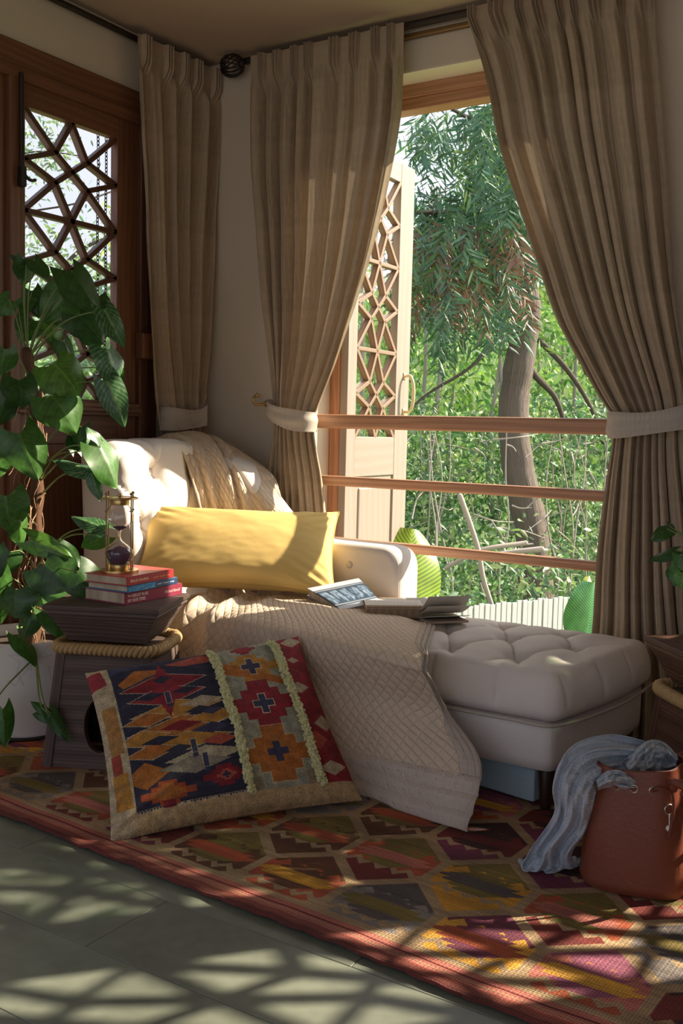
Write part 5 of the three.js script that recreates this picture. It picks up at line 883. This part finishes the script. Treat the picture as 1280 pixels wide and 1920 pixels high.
// scatter(n, () => ({p, dir, size, col})) as one countless mass of leaves
function foliage(parent, geo, n, pick, tr = 0.35) {
  const m = new THREE.InstancedMesh(geo, leafOut(tr), n), up = V(0, 1, 0); m.name = 'foliage'; m.userData.kind = 'stuff'; m.castShadow = m.receiveShadow = true;
  for (let i = 0; i < n; i++) { const q = pick(i); dummy.position.copy(q.p); dummy.quaternion.setFromUnitVectors(up, q.dir.normalize()); dummy.rotateY(rr(0, 6.28)); dummy.scale.setScalar(q.size); dummy.updateMatrix(); m.setMatrixAt(i, dummy.matrix); m.setColorAt(i, tint.setRGB(...q.col)); }
  parent.add(m); return m;
}
const vary = (c, k = 0.35) => { const s = rr(1 - k, 1 + k), w = rr(-0.15, 0.15); return [clamp(c[0] * s * (1 + w)), clamp(c[1] * s), clamp(c[2] * s * (1 - w))]; };
const branchSet = (list, mat, parent) => list.forEach((b) => mesh('branch', tube(b.map((q) => (q.isVector3 ? q : at(...q))), (k) => lerp(b.r0 ?? 0.02, b.r1 ?? 0.006, k), 24, 7), mat, parent));
const br = (pts, r0, r1) => Object.assign(pts, { r0, r1 });
{ // the tree with a bare trunk in front of the open window
  seed(11);
  const t = thing('garden_tree', 'dark-leaved tree with a bare grey trunk standing outside the open window', 'tree'), D = 8.5;
  const trunk = [at(1015, 1290, D), at(996, 1000, D), at(972, 880, D), at(962, 780, D), at(972, 690, D), at(985, 600, D), at(980, 520, D), at(972, 430, D), at(985, 300, D), at(965, 120, D)];
  const tg = tube(trunk, (k) => lerp(0.150, 0.098, k) + 0.016 * noise(k * 22, 3) + 0.03 * Math.exp(-k * 14), 120, 16); { const p = tg.attributes.position, n = tg.attributes.normal; for (let i = 0; i < p.count; i++) { const w = 0.010 * noise(p.getX(i) * 26, p.getY(i) * 7, p.getZ(i) * 26) + 0.006 * noise(p.getX(i) * 70, p.getY(i) * 16, p.getZ(i) * 70); p.setXYZ(i, p.getX(i) + n.getX(i) * w, p.getY(i) + n.getY(i) * w, p.getZ(i) + n.getZ(i) * w); } tg.computeVertexNormals(); }
  mesh('trunk', tg, M.bark, t);
  branchSet([br([[990, 520, D], [1004, 470, D + 0.1], [1030, 400, D + 0.3], [1060, 300, D + 0.5]], 0.0650, 0.0260), br([[975, 430, D], [900, 405, D - 0.2], [800, 398, D - 0.4], [740, 405, D - 0.5]], 0.0390, 0.0156), br([[982, 330, D], [920, 250, D - 0.3], [840, 200, D - 0.6]], 0.0390, 0.0130), br([[985, 612, D - 0.1], [930, 640, D - 0.2], [880, 690, D - 0.3], [800, 740, D - 0.4], [745, 790, D - 0.5]], 0.0169, 0.0091), br([[965, 640, D], [1000, 700, D], [1040, 745, D + 0.2], [1060, 800, D + 0.3]], 0.0364, 0.0195), br([[1012, 640, D + 0.4], [1060, 690, D + 0.4], [1105, 760, D + 0.5], [1130, 830, D + 0.5]], 0.0286, 0.0156), br([[1030, 480, D + 0.6], [1070, 620, D + 0.7], [1098, 700, D + 0.7]], 0.0234, 0.0156)], M.bark, t);
  const tips = [];
  const dens = (x, y) => { const edge = 745 + 0 * y; if (x < edge) return 0; const a = Math.exp(-(((x - 955) / 58) ** 2) - (((y - 310) / 170) ** 2)), b = 0.75 * Math.exp(-(((x - 835) / 75) ** 2) - (((y - 475) / 100) ** 2)), c = 0.22 * Math.exp(-(((x - 800) / 60) ** 2) - (((y - 225) / 45) ** 2)), e = 0.6 * Math.exp(-(((x - 1010) / 60) ** 2) - (((y - 330) / 120) ** 2)); return a + b + c + 0.4 * e; };
  let guard = 0; while (tips.length < 640 && guard++ < 60000) { const x = rr(660, 1130), y = rr(150, 640); if (x < 1000 && rnd() < dens(x, y) * 0.9) tips.push([x, y, rr(7.0, 9.2)]); }
  const per = 13, dead = (y) => y > 400 && y < 560;
  let cur = null, ax = null, col = null;
  foliage(t, spray(0.135, 0.026, 0.22), tips.length * per, (i) => {
    const k = i % per, q = tips[(i / per) | 0];
    if (!k) { cur = at(q[0], q[1], q[2]); ax = V(rr(-0.6, 0.6), rr(-1, -0.5), rr(-0.6, 0.6)).normalize(); const brown = dead(q[1]) && rnd() < 0.38; col = brown ? [0.24, 0.14, 0.09] : y2c(q[1]); }
    const s = k / per, p = cur.clone().addScaledVector(ax, 0.33 * s), sd = k % 2 ? 1 : -1, side = ax.clone().cross(V(0.3, 0.2, 1)).normalize();
    return { p, dir: ax.clone().multiplyScalar(0.75).addScaledVector(side, sd * 0.75).add(V(rr(-0.25, 0.25), rr(-0.35, 0), rr(-0.25, 0.25))), size: rr(0.7, 1.15), col: vary(col, 0.3) };
  }, 0.42);
  function y2c(y) { return rnd() < 0.12 ? [0.20, 0.36, 0.09] : [0.085, 0.20, 0.10]; }
}
{ // bright thicket behind
  seed(23);
  const spots = (n, x0, x1, y0, y1, d0, d1, ok) => { const o = []; let g = 0; while (o.length < n && g++ < n * 40) { const x = rr(x0, x1), y = rr(y0, y1); if (!ok || rnd() < ok(x, y)) o.push(at(x, y, rr(d0, d1))); } return o; };
  const clump = (parent, cs, per, rad, geo, cols, szs, down) => foliage(parent, geo, cs.length * per, (i) => { const c = cs[(i / per) | 0], a = V(rr(-1, 1), rr(-1, 1), rr(-1, 1)); return { p: c.clone().addScaledVector(a, rad), dir: V(rr(-1, 1), rr(-1, 0.5) - down, rr(-1, 1)), size: rr(...szs), col: vary(cols[Math.floor(rnd() * cols.length)], 0.4) }; }, 0.6);
  const stems = (parent, n, x0, x1, y0, y1, d0, d1, r, mat) => { const l = []; for (let i = 0; i < n; i++) { const x = rr(x0, x1), d = rr(d0, d1), q = []; for (let k = 0; k <= 4; k++) q.push([x + rr(-14, 14) + (hash(i) - 0.5) * 60 * k / 4, lerp(y1, y0, k / 4), d]); l.push(tube(q.map((z) => at(...z)), (k) => r * (1 - 0.6 * k), 16, 5)); } mesh('stems', merge(l), mat, parent).userData.kind = 'stuff'; };
  const lf = spray(0.11, 0.034, 0.2);
  const t1 = thing('bamboo_thicket', 'bright yellow-green thicket of small leaves behind the grey trunk', 'thicket');
  clump(t1, [...spots(330, 1260, 2300, 420, 900, 11, 15), ...spots(120, -200, 560, 420, 900, 11, 15)].concat(spots(430, 560, 1260, 270, 860, 10.5, 14.5, (x, y) => smooth(300, 560, y + (x - 860) * 0.4) * (x > 1080 ? 0.8 : 1))), 40, 0.36, lf, [[0.46, 0.68, 0.15], [0.36, 0.58, 0.16], [0.22, 0.42, 0.13], [0.60, 0.75, 0.26], [0.16, 0.32, 0.12]], [0.7, 1.4], 0.4);
  stems(t1, 26, 620, 1200, 350, 1000, 10.2, 13, 0.03, M.twig);
  const t2 = thing('thicket', 'dark green undergrowth with dry twigs below the guard rails', 'thicket');
  clump(t2, [...spots(400, 600, 1240, 770, 1190, 8.9, 11), ...spots(60, 600, 1240, 1010, 1190, 6.6, 8.2), ...spots(220, 1240, 2200, 820, 1190, 9, 11.5)], 50, 0.22, spray(0.066, 0.028, 0.15), [[0.17, 0.34, 0.14], [0.12, 0.25, 0.11], [0.28, 0.46, 0.16], [0.40, 0.54, 0.24], [0.20, 0.30, 0.19]], [0.6, 1.5], 0.1);
  stems(t2, 30, 620, 1180, 800, 1180, 7.2, 9.6, 0.010, M.twig);
  const dry = []; for (let i = 0; i < 70; i++) { const x = rr(700, 1130), y = rr(800, 1130), d = rr(7.6, 9.4), a = rr(-1.2, 1.2) + (rnd() > 0.6 ? 1.57 : 0), L = rr(20, 90); dry.push(tube([at(x, y, d), at(x + Math.cos(a) * L * 0.5 + rr(-8, 8), y + Math.sin(a) * L * 0.5 + rr(-8, 8), d + rr(-0.1, 0.1)), at(x + Math.cos(a) * L, y + Math.sin(a) * L, d + rr(-0.2, 0.2))], (k) => 0.008 * (1 - 0.6 * k), 8, 5)); }
  mesh('dry_twigs', merge(dry), M.twig, t2).userData.kind = 'stuff';
  branchSet([br([[862, 930, 6.0], [880, 980, 6.0], [896, 1030, 6.0], [906, 1085, 6.0], [930, 1160, 6.0]], 0.018, 0.014), br([[835, 1065, 6.1], [900, 1032, 6.05], [985, 1018, 6.1]], 0.012, 0.016), br([[1015, 1030, 6.2], [960, 1035, 6.2], [925, 1040, 6.2]], 0.02, 0.012)], M.twig, t2);
  const t3 = thing('thicket', 'mass of green trees seen through the lower half of the lattice window', 'trees');
  clump(t3, spots(240, -160, 300, 520, 900, 9, 13), 34, 0.34, lf, [[0.17, 0.34, 0.14], [0.28, 0.46, 0.16], [0.20, 0.30, 0.19]], [0.8, 1.5], 0.2);
  const t4 = thing('garden_tree', 'thin-leaved tree branches against the pale sky in the lattice window', 'tree');
  clump(t4, [...spots(20, 30, 130, 200, 340, 6, 7.5), ...spots(22, 60, 240, 420, 590, 6.5, 8.5), ...spots(6, -60, 30, 220, 600, 6, 8)], 30, 0.15, spray(0.044, 0.018, 0.2), [[0.20, 0.34, 0.15], [0.32, 0.45, 0.2], [0.15, 0.25, 0.13]], [0.7, 1.3], 0.3);
  branchSet([br([[-60, 420, 7], [60, 396, 7], [140, 382, 7], [230, 352, 7.2]], 0.008, 0.006), br([[20, 660, 7.4], [90, 540, 7.4], [150, 470, 7.4], [250, 430, 7.5]], 0.022, 0.01), br([[80, 560, 7.4], [140, 505, 7.4], [180, 470, 7.3]], 0.012, 0.006), br([[-40, 320, 6.8], [60, 285, 6.8], [170, 295, 6.9]], 0.008, 0.004), br([[30, 900, 7.4], [40, 760, 7.4], [20, 660, 7.4]], 0.04, 0.022), br([[110, 760, 8], [130, 620, 8], [160, 540, 8]], 0.02, 0.01)], M.bark, t4);
}
{ // young tree outside window_3: its leaves break up the sun on the rug and the foot of the chaise
  seed(41);
  const t = thing('garden_tree', 'young small-leaved tree outside the closed lattice window', 'tree');
  mesh('trunk', tube([[1.15, -1.05, -5.0], [1.1, 0.6, -4.95], [0.98, 1.7, -4.85], [0.85, 2.9, -4.75]], (k) => 0.05 - 0.03 * k, 40, 10), M.bark, t);
  branchSet([br([V(1.02, 1.4, -4.88), V(0.8, 1.9, -4.75), V(0.62, 2.3, -4.6)], 0.018, 0.006), br([V(0.95, 2.0, -4.82), V(1.1, 2.5, -4.8), V(1.2, 2.9, -4.7)], 0.016, 0.006)], M.bark, t);
  const cs = []; for (let i = 0; i < 96; i++) cs.push(V(0.72 + rr(-1, 1) * 0.40, 2.55 + rr(-1, 1) * 0.72, -4.72 + rr(-1, 1) * 0.35));
  foliage(t, spray(0.095, 0.036, 0.2), cs.length * 18, (i) => ({ p: cs[(i / 18) | 0].clone().add(V(rr(-1, 1), rr(-1, 1), rr(-1, 1)).multiplyScalar(0.12)), dir: V(rr(-1, 1), rr(-1, 0.3), rr(-1, 1)), size: rr(0.7, 1.3), col: vary([0.17, 0.34, 0.14], 0.3) }), 0.5);
}
{ // white slatted fence below the window
  const a = V(-2.72, 0, -4.30), b = V(-1.15, 0, -7.55), dir = b.clone().sub(a), L = dir.length(); dir.normalize();
  const t = thing('slat_fence', 'white fence of narrow upright slats below the window', 'fence', [a.x, -0.95, a.z], Math.atan2(-dir.z, dir.x));
  const s = cbox(0.034, 1.04, 0.012, 0.003, 0, 0.52, 0, 'y'), n = Math.floor(L / 0.04);
  for (let i = 0; i < n; i++) { const m = mesh('slat', s, M.fence, t); m.position.set(i * 0.04 + 0.02, 0.006 * Math.sin(i * 1.7), 0.002 * Math.sin(i * 2.9)); }
  for (const y of [0.2, 0.86]) mesh('fence_rail', span(0, y, -0.03, L, y + 0.05, -0.008, 0.004), M.fenceRail, t);
}
{ // broad leaves just outside the sill
  T.paddle = canvasTex(256, 256, (c) => { c.fillStyle = '#fff'; c.fillRect(0, 0, 256, 256); const im = c.getImageData(0, 0, 256, 256), d = im.data; for (let y = 0; y < 256; y++) for (let x = 0; x < 256; x++) { const u = Math.abs(x / 255 - 0.5) * 2, v = 1 - y / 255, k = (v - u * 0.22) * 26, n = 0.80 + 0.16 * Math.sin(k * 6.28) + 0.2 * Math.exp(-u / 0.04) + 0.12 * noise(x * 0.03, y * 0.03), o = (y * 256 + x) * 4; d[o] = clamp(n) * 255; d[o + 1] = clamp(n * 1.02) * 255; d[o + 2] = clamp(n * 0.85) * 255; } c.putImageData(im, 0, 0); });
  const paddle = sheet(12, 24, (u, v0) => { const s = u * 2 - 1, v = 1 - v0, hw = 0.5 * Math.pow(Math.sin(Math.PI * clamp(0.08 + 0.88 * v)), 0.55); return V(s * hw, v, -0.14 * v * v - 0.10 * s * s + 0.02 * Math.sin(v * 11) * s * s); }, 0.0006); { const uv = paddle.attributes.uv; for (let i = 0; i < uv.count; i++) uv.setY(i, 1 - uv.getY(i)); }
  const plant = (label, leaves, root) => {
    const t = thing('banana_plant', label, 'plant');
    for (const [bx, by, tx, ty, w, d, rgb] of leaves) {
      const base = at(bx, by, d), tip = at(tx, ty, d + 0.05), y = tip.clone().sub(base), L2 = y.length(); y.normalize(); const f = V(0.7, 0.35, 0.6), z = f.sub(y.clone().multiplyScalar(f.dot(y))).normalize(), x = y.clone().cross(z), m = mesh('leaf', paddle, leafMat(rgb, T.paddle, { transmission: 0.45 }), t);
      m.matrix.makeBasis(x, y, z).scale(V((w / FPX) * d, L2, L2)).setPosition(base); m.matrix.decompose(m.position, m.quaternion, m.scale);
      mesh('stalk', tube([root, root.clone().lerp(base, 0.5).add(V(0.03, 0.05, 0)), base], (k) => 0.014 * (1 - 0.5 * k), 16, 7), M.stem, t);
    }
  };
  plant('broad bright yellow-green leaf behind the chaise arm', [[752, 1200, 782, 990, 150, 4.5, [0.42, 0.62, 0.05]], [823, 1160, 821, 1112, 30, 4.55, [0.10, 0.42, 0.12]]], at(770, 1480, 4.5));
  plant('broad pale green leaf beside the right curtain, over the white fence', [[1092, 1225, 1122, 1092, 92, 4.4, [0.12, 0.48, 0.20]], [1098, 1112, 1108, 1078, 22, 4.6, [0.55, 0.62, 0.06]]], at(1095, 1480, 4.4));
}
{ // two rain chains outside the lattice window
  const link = new THREE.TorusGeometry(0.0085, 0.0022, 6, 14); link.scale(0.72, 1.25, 1);
  for (const [x, label] of [[184, 'hanging iron chain outside the lattice window, left of the two'], [199, 'hanging iron chain outside the lattice window, nearest the frame']]) {
    const top = on(x, 240, 0, -3.35), n = 92, gs = [];
    for (let i = 0; i < n; i++) { const g = link.clone(); if (i % 2) g.rotateY(Math.PI / 2); g.translate(top.x, top.y + 0.2 - i * 0.0165, top.z + 0.002 * Math.sin(i * 0.21)); gs.push(g); }
    single('chain', merge(gs), M.iron, label, 'chain', 'chains outside the lattice window');
  }
}
shade(scene);
renderer.render(scene, camera);
